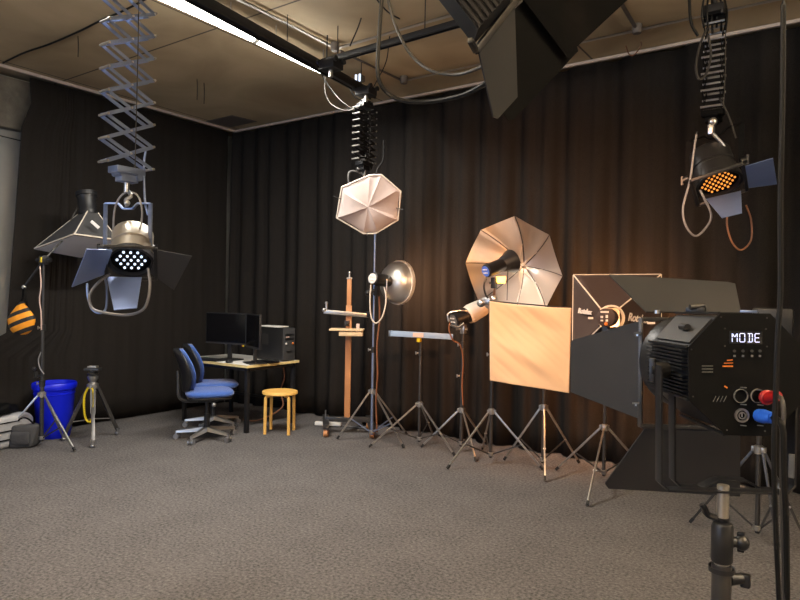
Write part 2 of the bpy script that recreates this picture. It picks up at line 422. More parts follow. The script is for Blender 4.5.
lineobj('hook', [atz(626, 46, 3.64), at(629, 54, 5.5), at(634, 55, 5.5), at(641, 46, 5.5), atz(641, 42, 3.66)], .005, 'ocable', 'small wire hook at the curtain top right of the barn doors', 'hook')
lineobj('cable', [atz(0, 114, 3.2)+V((0,0,0)) if False else V((LX+.14, 2.4, 3.06)), V((LX+.14, 2.9, 3.04)), V((LX+.14, 3.3, 3.02))], .006, 'cable', 'thin dark cable along the bare concrete wall at far left', 'cable')

# ------------------------------------------------------------------ pantographs
def pantograph(x, y, ztop, zbot, n, label, wy=.265, sep=.06, m='bluelit', reach=None):
    p = V((x, y, zbot)); t = thing('pantograph_hanger', label, 'pantograph', p)
    h = (ztop-zbot)/n
    for i in range(n):
        z0 = zbot+i*h; z1 = z0+h
        for sx in (-1, 1):
            for sg in (1, -1):
                MB().beam((x+sx*sep/2+sg*.004, y-wy/2*sg, z0), (x+sx*sep/2+sg*.004, y+wy/2*sg, z1), .004, .018).build('scissor_arm', m, t)
        MB().cone((x-sep/2-.012, y, (z0+z1)/2), (x+sep/2+.012, y, (z0+z1)/2), .006, seg=8).build('pivot', 'steel', t)
    for i in range(n+1):
        z = zbot+i*h
        for sg in (1, -1): MB().cone((x-sep/2-.014, y+sg*wy/2, z), (x+sep/2+.014, y+sg*wy/2, z), .007, seg=8).build('axle', 'anod', t)
    for sg, zz in ((1, ztop), (-1, zbot)):
        b = MB(); b.box((x, y, zz+sg*.03), (sep+.03, wy*.62, .035), bev=.004); b.box((x, y, zz+sg*.065), (.06, .10, .05), bev=.004); b.cone((x-.045, y+.05, zz+sg*.06), (x+.045, y+.05, zz+sg*.06), .018, seg=12); b.cone((x-.04, y-.05, zz+sg*.05), (x+.04, y-.05, zz+sg*.05), .014, seg=12)
        b.build('bracket', m, t)
    MB().cone((x, y, zbot-.07), (x, y, zbot-.14), .014, seg=12).build('spigot', 'steel', t)
    MB().tube([(x+sep/2+.01, y+wy*.1, ztop), (x+sep/2+.015, y+wy*.1, (ztop+zbot)/2), (x+sep/2+.01, y+wy*.08, zbot-.02)], .003, 6).build('guide_cable', 'gcable', t)
    return t
pl = at(126, 240, 3.4)
pantograph(pl.x, pl.y, 3.62, 2.165, 12, 'long open steel scissor pantograph holding the left hanging light')
pc = at(365, 120, 6.1)
pantograph(pc.x, pc.y, 3.27, 2.78, 8, 'collapsed black pantograph above the pale six-sided softbox', m='blackm')
pr = at(713, 100, 3.7)
pantograph(pr.x, pr.y, 3.10, 2.62, 5, 'dark pantograph at the right holding the amber spotlight', sep=.09, m='matte', wy=.09)
MB_ = MB()
t = thing('clamp_cluster', 'tangle of black clamps and coiled leads atop the right pantograph', 'cable coil', at(714, 12, 3.7))
for i in range(6):
    a = at(704+i*4, -4, 3.66+.02*i); MB().tube([a, at(702+i*5, 14, 3.66), at(704+i*4.2, 28+3*(i % 3), 3.68)], .006, 6).build('strap', 'cable', t)
MB().box(at(714, 13, 3.7), (.12, .12, .07), bev=.01).build('clamp', 'blackm', t)
MB().cone(at(714, 8, 3.7), (at(714, 8, 3.7).x, at(714, 8, 3.7).y, H), .015, seg=8).build('rod', 'blackm', t)

# ------------------------------------------------------------------ LED spotlights with barn doors
def cdir(r, u, f): return (RT*r+UP*u+FW*f).normalized()
def leaf(t, pts, m='doorc', th=.004, name='barn_door'):
    """pts: first three as (px,py,D); the rest on their plane"""
    P = [at(*p) for p in pts[:3]]; n = (P[1]-P[0]).cross(P[2]-P[0]).normalized()
    for q in pts[3:]: P.append(atp(q[0], q[1], P[0], n))
    mb = MB(); mb.prism(P, th, n); return mb.build(name, m, t), P
def spot(label, c, ax, up, R, L, group=None, leds='ledW', body='blackm', name='led_spotlight', pit=.33, lr=.07):
    """c: centre of the lens; ax: beam direction"""
    t = thing(name, label, 'spotlight', c, group)
    ax = V(ax).normalized(); x = ax.cross(V(up)).normalized(); y = x.cross(ax).normalized()
    Rm = Matrix((x, ax, y)).transposed()
    b = MB()
    b.lathe(c-ax*L, ax, [(R*.55, -.02), (R*.98, 0), (R*1.03, .01), (R*1.03, L*.45), (R*.98, L*.47), (R*.98, L*.52), (R*1.05, L*.55), (R*1.05, L-.03)], 24, True)
    b.build('housing', body, t)
    b = MB(); b.lathe(c, ax, [(R*1.0, -.04), (R*1.12, -.03), (R*1.12, .005), (R*.98, .005), (R*.96, -.02)], 32); b.build('lens_ring', 'blackm', t)
    MB().cone(c-ax*.03, c-ax*.018, R*.97, seg=28).build('lens_plate', 'matte', t); lp_ = t.children[-1] if False else bpy.data.objects[LAST[0]]
    k = 0; mesh0 = None
    for i in range(-4, 5):
        for j in range(-4, 5):
            px_ = (i+.5*(j % 2))*R*pit; py_ = j*R*pit*.865
            if hypot(px_, py_) < R*.80:
                p = c+x*px_+y*py_-ax*.012
                if mesh0 is None:
                    o = MB().ball((0, 0, 0), R*lr, seg=8).build('led_lens', leds); o.parent = lp_; mesh0 = o; o.location = p-c
                else:
                    o = mesh0.copy(); COL.objects.link(o); o.parent = lp_; o.location = p-c
    # square door frame
    s = R*1.18
    for sg in (-1, 1):
        MB().beam(c+y*sg*s-x*s+ax*.01, c+y*sg*s+x*s+ax*.01, .018, .018, .002).build('door_frame', 'blackm', t)
        MB().beam(c+x*sg*s-y*s+ax*.01, c+x*sg*s+y*s+ax*.01, .018, .018, .002).build('door_frame', 'blackm', t)
    return t, x, y
# left hanging light
cl = at(131, 262, 3.4); axl = cdir(.20, -.77, -.60)
t, x, y = spot('hanging spotlight with barn doors tinted as if blue-lit below the long pantograph', cl, axl, V((0, 0, 1)), .105, .21, leds='ledW', body='beige_metal')
fp = cl+axl*.012
def d3(px, py): p = atp(px, py, fp, axl); return (px, py, (p-EYE).dot(FW))
leaf(t, [d3(112, 249.5), d3(104, 274.5), (71.7, 287, 3.22), (86.8, 249)], 'doorb')
leaf(t, [d3(150, 273), d3(158, 250), (192, 256, 3.42), (174, 290)], 'doorc')
leaf(t, [d3(106.7, 277), d3(141.7, 277.5), (137, 308, 3.18), (114, 310)], 'doorb')
def yoke(t, c, x, half, drop_, m, upv=V((0, 0, 1)), w=.03, bump=.03, back=V((0, 0, 0))):
    a = c-x*half+back; b = c+x*half+back; A = a+upv*drop_; B = b+upv*drop_; mid = (A+B)/2
    mb = MB(); mb.beam(a, A, w*.25, w); mb.build('yoke', m, t)
    mb = MB(); mb.beam(b, B, w*.25, w); mb.build('yoke', m, t)
    mb = MB()
    P = [A, A.lerp(B, .28), A.lerp(B, .40)-upv*bump, A.lerp(B, .60)-upv*bump, A.lerp(B, .72), B]
    for i in range(5): mb.beam(P[i], P[i+1], w*.8, w*.25) if abs(upv.z) > .5 else mb.beam(P[i], P[i+1], w, w*.25)
    mb.build('yoke_bar', m, t)
    for p, s in ((a, -1), (b, 1)):
        mb = MB(); mb.cone(p, p+x*s*.03, .022, .018, 12); mb.box(p+x*s*.035, (.012, .012, .05)); mb.build('yoke_knob', 'black', t)
bl = cl-axl*.10
yoke(t, bl-RT*.025, RT, .122, .245, 'bluelit')
# safety wire loop and chrome hook
MB().tube([at(116, 247, 3.45), at(113.5, 228, 3.45), at(115, 208, 3.43), at(121, 196, 3.42), at(129, 192, 3.42), at(138, 196, 3.42), at(142, 210, 3.42), at(141, 225, 3.43), at(138, 234, 3.44)], .005, 8).build('safety_wire', 'lcable', t)
q = MB(); q.tube([at(128, 191, 3.42), at(131, 196, 3.4), at(126, 200, 3.4), at(127, 206, 3.42)], .010, 8); q.ball(at(127, 203, 3.40), .016); q.build('clamp_hook', 'steel', t)
lineobj('power_cable', [at(110, 274, 3.36), at(100, 281, 3.36), at(92, 290, 3.38), at(89, 299, 3.38), at(93, 309, 3.38), at(104, 312.5, 3.38), at(125, 315, 3.4), at(140, 311.5, 3.4), at(147, 303, 3.42), at(150, 285, 3.44), at(148, 268, 3.46)], .0075, 'lcable', 'pale cable looped under the left hanging spotlight', 'cable')
lineobj('power_cable', [at(87, 283, 3.45), at(88, 297, 3.45), at(92, 309, 3.44), at(100, 313, 3.43), at(106, 308, 3.42), at(107, 290, 3.4), at(105, 278, 3.38)], .006, 'bluelit', 'thin second cable loop beside the left hanging spotlight', 'cable')
lineobj('power_cable', [at(146, 150, 3.5), at(144, 165, 3.5), at(145, 200, 3.48), at(148, 215, 3.47)], .006, 'bluelit', 'thin vertical cable from the left pantograph to the spotlight yoke', 'cable')

# right hanging light
cr = at(719, 184, 3.6)
_v = (cr-EYE).normalized(); _x = _v.cross(V((0, 0, 1))).normalized(); _xx = (_x+V((0, 0, .30))).normalized()
axr = (V((0, 0, -.88))-_v*.42); axr = (axr-_xx*axr.dot(_xx)).normalized()
t, x, y = spot('hanging spotlight with amber dots below the right pantograph', cr, axr, _xx.cross(axr), .112, .22, leds='ledO', body='blackm', pit=.255, lr=.058)
fp = cr+axr*.012
def d4(px, py): p = atp(px, py, fp, axr); return (px, py, (p-EYE).dot(FW))
leaf(t, [d4(743, 167), d4(748, 188), (777, 184, 3.55), (773, 158)], 'doorb')
leaf(t, [d4(706, 199), d4(741, 191), (742, 213, 3.40), (722, 218)], 'doorb')
yoke(t, cr-axr*.10, _xx, .14, .22, 'matte')
MB().tube([at(709, 124, 3.6), at(711, 131, 3.6), at(717, 138, 3.6), at(723, 145, 3.6), at(728, 158, 3.6)], .010, 8).build('safety_wire', 'steel', t)
q = MB(); q.ball(at(713, 122, 3.6), .025); q.box(at(711, 130, 3.6), (.03, .03, .05), bev=.005); q.build('clamp_hook', 'steel', t)
lineobj('power_cable', [at(697, 132, 3.6), at(694, 150, 3.6), at(690, 180, 3.6), at(683, 208, 3.6), at(686, 226, 3.6), at(696, 236, 3.6), at(708, 225, 3.6), at(711, 214, 3.6), at(705, 200, 3.6), at(700, 190, 3.6)], .006, 'lcable', 'pale cable loop hanging left of the amber spotlight', 'cable')
lineobj('power_cable', [at(728, 208, 3.65), at(727, 225, 3.65), at(732, 242, 3.65), at(741, 250, 3.65), at(751, 240, 3.65), at(751, 220, 3.65), at(746, 205, 3.65)], .005, 'ocable', 'brownish cable loop hanging under the amber spotlight', 'cable')
lineobj('power_cable', [at(707, 28, 3.6), at(700, 45, 3.6), at(696, 66, 3.6), at(699, 79, 3.6), at(706, 74, 3.6), at(711, 55, 3.6), at(708, 34, 3.6)], .007, 'gcable', 'cable loop hanging beside the top of the right pantograph', 'cable')
lineobj('power_cable', [at(689, -4, 3.6), at(691, 22, 3.6), at(698, 36, 3.6)], .008, 'cable', 'black cable dropping from the ceiling left of the right pantograph', 'cable')
lineobj('power_cable', [at(719, 98, 3.6), at(724, 106, 3.6), at(731, 122, 3.6), at(736, 138, 3.6)], .005, 'gcable', 'thin lead from the right pantograph down to the amber spotlight', 'cable')

# big fixture at the top of the picture
c = at(508, -12, 1.75)
t = thing('barn_door_spotlight', 'large dark spotlight with long barn doors hanging at top centre', 'spotlight', c)
leaf(t, [(478, 50, 1.66), (514, 1, 1.80), (517, 97, 1.92), (497.5, 118.5), (493, 117)], 'doorc')
leaf(t, [(500, 6, 2.02), (519, -14, 2.06), (572, 57, 2.32), (566, 64), (513, 119.5), (508, 120.5), (503, 113)], 'matte')
leaf(t, [(519, -6, 2.03), (566, 56.5, 2.26), (640, -12, 2.34), (602, -70)], 'matte')
leaf(t, [(564, 57, 2.265), (571, 58, 2.28), (578, 51, 2.285), (576, 44)], 'matte', name='door_corner')
MB().beam(at(476, 51, 1.655), at(522, -8, 1.80), .014, .02, .002).build('door_frame', 'blackm', t)
MB().beam(at(476, 51, 1.655), at(470, 40, 1.60), .014, .014, .002).build('door_frame', 'blackm', t)
for px, py in ((480, 47), (507, 14), (516, 4)):
    q = at(px, py, 1.66+(px-478)*.0035); MB().ball(q, .007).build('hinge_screw', 'steel', t)
b = MB(); n0 = cdir(.25, -.35, .9)
P = [at(440, -20, 1.62), at(478, 29, 1.62), at(516, -14, 1.66), at(480, -60, 1.66)]
b.prism(P, .10, FW, False); b.build('housing', 'blackm', t)
for i in range(9):
    k = (i+.5)/9; A = P[0].lerp(P[3], k); Bp = P[1].lerp(P[2], k); MB().beam(A-FW*.006, Bp-FW*.006, .004, .008).build('cooling_fin', 'blackm', t)
for i in range(3): MB().beam(at(509+i*5, 13-i*5.5, 1.78), at(522+i*4, 1-i*5, 1.86), .004, .003).build('spring_clip', 'steel', t)
MB().cone(at(500, -30, 1.7), (at(500, -30, 1.7).x, at(500, -30, 1.7).y, H-.2), .012).build('suspension_rod', 'blackm', t)
# thick looping cables
lineobj('power_cable', [at(382, -6, 2.3), at(379.5, 30, 2.3), at(377.5, 68, 2.3), at(380.5, 84, 2.3), at(390, 95, 2.3), at(405, 101, 2.25), at(430, 101.5, 2.15), at(460, 96, 2.0), at(480, 87, 1.9), at(492, 78, 1.85)], .0075, 'cable', 'thicker of the two cables looping to the big barn doors, hanging lowest', 'cable')
lineobj('power_cable', [at(387, -6, 2.4), at(393, 18, 2.4), at(403, 42, 2.35), at(415, 59, 2.3), at(432, 71, 2.2), at(452, 74.5, 2.1), at(468, 72, 2.0), at(486, 65, 1.9)], .006, 'gcable', 'upper of the two cables looping to the big barn doors', 'cable')

# ------------------------------------------------------------------ foreground light
D0 = 1.45
c0 = at(745, 374, D0)
t = thing('display_spotlight', 'large black spotlight with lit MODE display on a stand in the foreground', 'spotlight', c0)
AX = (FW+RT*.00).normalized()
oct_px = [(720, 313), (769.5, 313.5), (802, 347), (802, 402), (768, 436), (725, 435), (689, 400), (688, 347)]
O0 = [at(a, b, D0) for a, b in oct_px]
MB().prism(O0, .006, AX).build('back_plate', 'matte', t)
# housing octagon, slightly inset, running forward
cen = sum(O0, V((0, 0, 0)))/8
O1 = [cen+(p-cen)*.93+AX*.003 for p in O0]; O2 = [cen+(p-cen)*.93+AX*.235 for p in O0]
MB().rings([O1, O2]).build('housing', 'blackm', t)
# rims along the housing edges
for i in (0, 6, 7, 5):
    MB().beam(O0[i]+AX*.004, O2[i]+(O0[i]-cen)*.04, .006, .006).build('edge_rail', 'blackm', t)
# access panel on the upper-left facet
a0, a1 = O1[7], O1[0]; fdir = AX; nrm = (a1-a0).cross(AX).normalized(); nrm = nrm if nrm.dot(cen-a0) < 0 else -nrm
P = [a0.lerp(a1, .12)+AX*.02, a0.lerp(a1, .88)+AX*.02, a0.lerp(a1, .88)+AX*.21, a0.lerp(a1, .12)+AX*.21]
MB().prism([p+nrm*.004 for p in P], .006, nrm).build('access_panel', 'anodd', t)
q = a0.lerp(a1, .5)+AX*.07+nrm*.015; MB().cone(q, q+nrm*.0+AX*.035-V((0, 0, .0)), .008, seg=12).build('panel_knob', 'black', t)
# fins on the left side
sn = (O1[7]-cen+O1[6]-cen).normalized()
for i in range(13):
    k = .04+i*.92/12
    if 5.5 < i < 6.5: continue
    p = O1[7].lerp(O1[6], k); MB().box(p+AX*.118+sn*.004, (.004, .004, .004)).bm.free()
    MB().beam(p+AX*.015+sn*.007, p+AX*.225+sn*.007, .018, .0032).build('cooling_fin', 'blackm', t)
# front ring
cf = cen+AX*.24
MB().lathe(cf, AX, [(.09, 0), (.122, .01), (.128, .03), (.128, .065), (.120, .07), (.11, .06), (.10, .02)], 36).build('lens_ring', 'blackm', t)
MB().cone(cf+AX*.02, cf+AX*.03, .105, seg=28).build('lens_plate', 'matte', t)
# square frame
for pa, pb in (((642, 319), (745, 321)), ((641, 318), (640, 427)), ((641, 426), (745, 428))):
    MB().beam(at(*pa, 1.80), at(*pb, 1.80), .010, .012, .002).build('door_frame', 'anodd', t)
MB().beam(at(745, 320, 1.80), at(745, 428, 1.80), .010, .012, .002).build('door_frame', 'anodd', t)
leaf(t, [(641, 322, 1.80), (640, 419, 1.80), (571, 392, 2.02), (571, 343), (573, 340), (636, 322)], 'doorc')
leaf(t, [(646, 312, 1.80), (741, 313, 1.80), (735, 284, 1.98), (728, 282.5), (609, 275)], 'doorc')
leaf(t, [(645, 428, 1.80), (740, 432, 1.80), (740, 496, 2.0), (608, 488), (605, 483)], 'doorc')
for px, py in ((636, 333), (634.5, 402.5)):
    q = at(px, py, 1.80)-FW*.01; mb = MB(); mb.beam(q-RT*.009, q+RT*.009, .005, .005); mb.beam(q, q-UP*.008, .004, .004); mb.build('wing_screw', 'steel', t)
q = MB(); q.cone(at(657, 313.5, 1.78), at(657, 310, 1.78), .008); q.build('wing_screw', 'steel', t)
q = MB(); q.box(at(696, 310, 1.76), (.05, .03, .018), bev=.005); q.cone(at(690, 307, 1.75), at(704, 306, 1.75), .008); q.build('hinge_block', 'black', t)
MB().box(at(686, 316, 1.76), (.015, .01, .006)).build('orange_tab', 'amber', t)
q = MB(); q.box(at(749, 311.5, 1.47), (.035, .02, .006), bev=.002); q.build('carry_tab', 'bluelit', t)
# screws on back plate
pf = D0-.004
for px, py in ((721, 317), (767, 318), (691.5, 349.5), (693, 396.5), (725, 328.5), (766, 329), (725, 346), (767, 346.5), (727, 430), (765, 431)):
    MB().cone(at(px, py, pf), at(px, py, pf-.002), .002, seg=10).build('screw', 'anodd', t)
# vents
for px, py in ((708, 366), (708, 369), (708, 372)): MB().beam(at(px-6, py, pf), at(px+5, py, pf), .001, .0018).build('vent_slot', 'dprint', t)
for (x0, x1, y_) in ((723, 733, 366.5), (727, 732.5, 360.0), (722, 732.5, 363.5)): pass
MB().beam(at(722.5, 366.2, pf), at(733, 366.2, pf), .001, .003).build('amber_slot', 'amber', t)
MB().beam(at(727, 360.4, pf), at(732.5, 360, pf), .001, .0025).build('amber_slot', 'amber', t)
MB().beam(at(724, 363.2, pf), at(733, 363, pf), .001, .0018).build('amber_slot', 'amber', t)
MB().beam(at(724.5, 386, pf), at(727.5, 388, pf), .001, .003).build('amber_slot', 'amber', t)
for k in range(4): MB().beam(at(713+k*3.5, 402, pf), at(716+k*3.5, 396, pf), .001, .0012).build('vent_slot', 'dprint', t)
# display
disp = MB().prism([at(729, 331, pf+.001), at(762, 331.5, pf+.001), at(762, 344.5, pf+.001), at(729, 344, pf+.001)], .002, AX).build('display', 'screen', t)
SEG = {'M': ['L', 'R', 'dl', 'dr'], 'O': ['L', 'R', 'T', 'B'], 'D': ['c', 'R', 'T', 'B', 'c2'], 'E': ['L', 'T', 'B', 'Mi']}
x0 = 732.2; W_ = 5.0; HT = 8.4; yt = 333.4
for ch in 'MODE':
    mb = MB(); g = lambda u, v: at(x0+u*W_, yt+v*HT+(x0-732)*.012, pf-.002)
    def sg(a, b, w=.0017): mb.beam(g(*a), g(*b), .001, w)
    if ch == 'M':
        sg((0, 0), (0, .46)); sg((0, .54), (0, 1)); sg((1, 0), (1, .46)); sg((1, .54), (1, 1)); sg((.12, .05), (.45, .42)); sg((.88, .05), (.55, .42))
    if ch == 'O':
        sg((0, .04), (0, .46)); sg((0, .54), (0, .96)); sg((1, .04), (1, .46)); sg((1, .54), (1, .96)); sg((.08, 0), (.92, 0)); sg((.08, 1), (.92, 1))
    if ch == 'D':
        sg((.4, .04), (.4, .46)); sg((.4, .54), (.4, .96)); sg((1, .04), (1, .46)); sg((1, .54), (1, .96)); sg((.08, 0), (.92, 0)); sg((.08, 1), (.92, 1))
    if ch == 'E':
        sg((0, .04), (0, .46)); sg((0, .54), (0, .96)); sg((.08, 0), (.92, 0)); sg((.08, 1), (.92, 1)); sg((.08, .5), (.8, .5))
    mb.build('display_letter', 'digit', disp); x0 += 7.6
for px, s in ((734.5, 'M'), (743, 'L'), (752, 'T'), (760, 'DN')):
    q = at(px, 356, pf-.002); MB().box(q, (.0045, .003, .0045)).build('button_mark', 'dprint', t)
for px in (734.5, 743, 752, 760): MB().cone(at(px, 351, pf), at(px, 351, pf-.004), .0035, seg=12).build('button', 'black', t)
# sockets
def sock(px, py, r, m='dprint', rr=.0015):
    c = at(px, py, pf-.002); MB().lathe(c, -AX, [(r, -.004), (r, .002), (r-rr*1.4, .002), (r-rr*1.4, -.004)], 24).build('socket_ring', m, t)
sock(742, 415.5, .016, 'anod', .003); MB().lathe(at(742, 415.5, pf-.003), -AX, [(.0085, 0), (.0085, .002), (.006, .002), (.006, 0)], 20).build('socket_core', 'anod', t)
MB().beam(at(742, 413, pf-.006), at(742, 417, pf-.006), .002, .0022).build('socket_key', 'anod', t)
for px in (741, 758): sock(px, 396, .016, 'dprint', .001)
for px, py in ((743, 387.5), (758, 390), (743, 404.5), (760, 405), (743, 425.5), (760, 425.5)): MB().box(at(px, py, pf-.001), (.014, .003, .002)).build('print_line', 'dprint', t)
# connectors plugged in: belong to the leads
b = MB(); q0 = at(759, 415.5, pf-.002); q1 = at(773, 418, pf-.05); b.cone(q0, q0.lerp(q1, .35), .015, .016); b.cone(q0.lerp(q1, .35), q1, .0155, .012)
tp = thing('power_lead', 'black lead with blue plug in the foreground spotlight', 'cable', q0)
b.build('plug', 'connblue', tp)
MB().tube([q1, at(779, 421, 1.36), at(783, 432, 1.35), at(784, 470, 1.35), at(786, 530, 1.36), at(787, 610, 1.38)], .0065, 8).build('cord', 'cable', tp)
b = MB(); q0 = at(766, 397, pf-.002); q1 = at(778, 396, pf-.045); b.cone(q0, q1, .013, .011)
tp = thing('signal_lead', 'red plug with grey lead in the foreground spotlight', 'cable', q0)
b.build('plug', 'red', tp)
MB().tube([q1, at(782, 400, 1.37), at(783.5, 415, 1.36), at(782, 440, 1.36), at(782, 500, 1.37), at(785, 612, 1.38)], .005, 8).build('cord', 'gcable', tp)
MB().lathe(at(765, 397, pf-.003), -AX, [(.015, 0), (.017, .008), (.012, .012)], 20).build('collar', 'red', tp)
lineobj('hanging_cable', [at(783.5, -8, 1.30), at(782.5, 100, 1.30), at(780.5, 200, 1.30), at(780.5, 290, 1.30), at(777.5, 340, 1.30), at(775.5, 400, 1.30), at(774, 450, 1.30), at(775.5, 520, 1.31), at(779.5, 612, 1.33)], .0052, 'cable', 'long black cable hanging down the right side in front of everything', 'cable')
# double yoke
for (u0, dd, bumpz, nm) in ((659, .0, 0, 1), (672, .09, .022, 2)):
    yd = 1.52+dd
    ax0 = at(659, 368, 1.52) if nm == 1 else at(671, 372, 1.60)
    A = at(659, 366, 1.52) if nm == 1 else at(672, 374, 1.58)
    Bt = at(659, 489, 1.52) if nm == 1 else at(672.5, 486, 1.58)
    C = at(791, 492, 1.52) if nm == 1 else at(785, 490, 1.58)
    Dn = at(793, 370, 1.52) if nm == 1 else at(787, 374, 1.58)
    wd = .034
    MB().beam(A, Bt, .004, wd).bm.free()
    # strips lie with their broad side facing sideways
    def strip(a, b, m='blackm'):
        a, b = V(a), V(b); z = (b-a).normalized(); yv = (_f - z*_f.dot(z)).normalized(); xv = yv.cross(z)
        mb = MB(); mb.box((a+b)/2, (.005, wd, (b-a).length+.004), Matrix((xv, yv, z)).transposed(), .001); return mb.build('yoke', m, t)
    strip(A, Bt-UP*-.018); strip(Dn, C+UP*.018)
    strip(Bt+UP*.018, Bt+RT*.018); strip(C+UP*.018, C-RT*.018)
    L_, R__ = Bt+RT*.018, C-RT*.018
    if bumpz:
        K = [L_, L_.lerp(R__, .20), L_.lerp(R__, .38)+UP*bumpz, L_.lerp(R__, .66)+UP*bumpz, L_.lerp(R__, .84), R__]
        for i in range(5): strip(K[i], K[i+1])
    else: strip(L_, R__)
for px, s in ((659, -1), (792, 1)):
    q = at(px, 370, 1.55); b = MB(); b.cone(q-RT*s*.02, q+RT*s*.012, .022, .02, 16); b.cone(q+RT*s*.012, q+RT*s*.02, .013, .011, 12)
    b.beam(q+RT*s*.016-UP*.03, q+RT*s*.016+UP*.03, .012, .014, .003); b.build('yoke_knob', 'black', t)
MB().box(at(791.5, 466, 1.50), (.012, .012, .055), bev=.001).build('rating_label', 'dprint', t)
# foreground stand
ft = at(723, 497, 1.52); base = V((ft.x, ft.y, 0))
t = thing('light_stand', 'thick black light stand carrying the foreground spotlight', 'light stand', base)
V3 = lambda z: V((base.x, base.y, z))
zz = lambda y_: at(723, y_, 1.52).z
MB().cone(V3(zz(519)), V3(zz(485)), .0135, seg=18).build('spigot', 'beige_metal', t)
b = MB(); b.cone(V3(zz(523)), V3(zz(517)), .012, .016); b.lathe(V3(zz(562)), (0, 0, 1), [(.022, 0), (.0245, .004), (.0245, .085), (.021, .094), (.014, .097)], 24, True); b.build('collar', 'black', t)
b = MB(); q = V3(zz(542)); b.cone(q+RT*.018, q+RT*.035, .014, .012); b.ball(q+RT*.045-FW*.005, .017, (1, 1, 1.1)); b.beam(q+RT*.045+UP*.024, q+RT*.045-UP*.024, .012, .016, .003); b.build('locking_knob', 'black', t)
MB().tube([V3(zz(519))-RT*.008, V3(zz(516))-RT*.03+FW*.01, V3(zz(507))-RT*.045, V3(zz(504))-RT*.05], .008, 8).build('locking_lever', 'black', t)
b = MB(); b.cone(V3(zz(570)), V3(zz(560)), .017, .017); b.build('inner_tube', 'anod', t)
b = MB(); b.lathe(V3(.86), (0, 0, 1), [(.026, 0), (.029, .004), (.029, zz(569)-.86-.006), (.026, zz(569)-.86)], 24, True); b.build('collar', 'black', t)
b = MB(); q = V3(zz(579)); b.cone(q+RT*.02, q+RT*.05, .016, .012); b.box(q+RT*.058-UP*.004, (.022, .022, .032), bev=.005); b.build('locking_knob', 'black', t)
MB().cone(V3(.30), V3(.87), .022, seg=18).build('pole', 'anodd', t)
MB().cone(V3(.06), V3(.32), .026, seg=18).build('pole', 'blackm', t)
for k in range(3):
    a = radians(90+120*k+20); e = V((base.x+cos(a)*.5, base.y+sin(a)*.5, .015))
    MB().beam(V3(.62), e, .022, .022, .002).build('leg', 'anodd', t); MB().ball(e, .018).build('foot', 'rubber', t)
    MB().beam(V3(.20), V3(.62).lerp(e, .55), .014, .006).build('brace', 'anodd', t)
MB().lathe(V3(.59), (0, 0, 1), [(.04, 0), (.045, .01), (.045, .05), (.03, .06)], 20, True).build('crown', 'black', t)

# ------------------------------------------------------------------ tripod light stands
def stand(label, f1, f2, crown_py, top_z, side=1, knobs=(), mpole='anodd', thin=.011, center=None, mleg='anod', f3=None, name='light_stand'):
    a, b = V(f1), V(f2); a.z = b.z = 0
    d = b-a; mid = (a+b)/2; pr = V((-d.y, d.x, 0)).normalized()
    if pr.dot(mid) < 0: pr = -pr
    c = mid+pr*side*d.length/(2*sqrt(3)) if center is None else V(center)
    c.z = 0
    third = c*3-a-b if f3 is None else V(f3)
    D = (c-EYE).dot(FW); pxc = 400+FOC*(c-EYE).dot(RT)/D
    zc = at(pxc, crown_py, D).z
    t = thing(name, label, 'light stand', c)
    ft = [a, b, third]
    for e in ft:
        u = (e-c).normalized(); hp = V((c.x, c.y, zc))+u*.025
        en = V((e.x, e.y, .012)); lg = MB().beam(hp, en, .013, .017, .002).build('leg', mleg, t)
        MB().beam(en+(hp-en).normalized()*.0, en+(hp-en).normalized()*.04, .019, .021, .003).build('foot', 'rubber', lg)
        kp = hp.lerp(en, .58); MB().beam(V((c.x, c.y, .085))+u*.02, kp, .007, .012).build('brace', mpole, t)
        MB().cone(kp-V((-u.y, u.x, 0))*.012, kp+V((-u.y, u.x, 0))*.012, .007, seg=8).build('rivet', 'steel', lg)
    b = MB(); b.lathe((c.x, c.y, zc-.03), (0, 0, 1), [(.02, 0), (.028, .004), (.028, .05), (.018, .056)], 16, True)
    for e in ft: u = (e-c).normalized(); b.box(V((c.x, c.y, zc))+u*.03, (.024, .024, .03), bev=.003)
    b.build('crown', 'anod', t)
    MB().lathe((c.x, c.y, .065), (0, 0, 1), [(.018, 0), (.026, .004), (.026, .03), (.018, .034)], 14, True).build('lower_collar', 'anod', t)
    zs = [.05]+[z for z in knobs]+[top_z]; r = thin+.004*len(knobs)
    for i in range(len(zs)-1):
        MB().cone((c.x, c.y, zs[i]), (c.x, c.y, zs[i+1]), r, seg=12).build('pole', mpole, t); 
        if i < len(zs)-2:
            b = MB(); z = zs[i+1]; b.cone((c.x, c.y, z-.05), (c.x, c.y, z+.01), r+.008, seg=14); cl_ = b.build('collar', 'black', t)
            q = V((c.x, c.y, z-.02)); b = MB(); b.cone(q-RT*(r+.005), q-RT*(r+.03), .008, seg=8); b.beam(q-RT*(r+.032)-UP*.016, q-RT*(r+.032)+UP*.016, .008, .012, .002); b.build('knob', 'anod', cl_)
        r -= .004
    return t, c, D
def z_at(c, py):
    D = (c-EYE).dot(FW); px = 400+FOC*(c-EYE).dot(RT)/D; return at(px, py, D).z

# --- stand with the beauty dish
t, c, D = stand('tall stand with pole tinted as if blue-lit carrying the silver dish, rising to the pale softbox', atz(337, 440), atz(404, 449), 391, 2.3, knobs=(.95,), center=(-3.965, 5.235, 0), f3=(-3.80, 5.64, 0), mpole='bluelit')
SBc = c.copy()
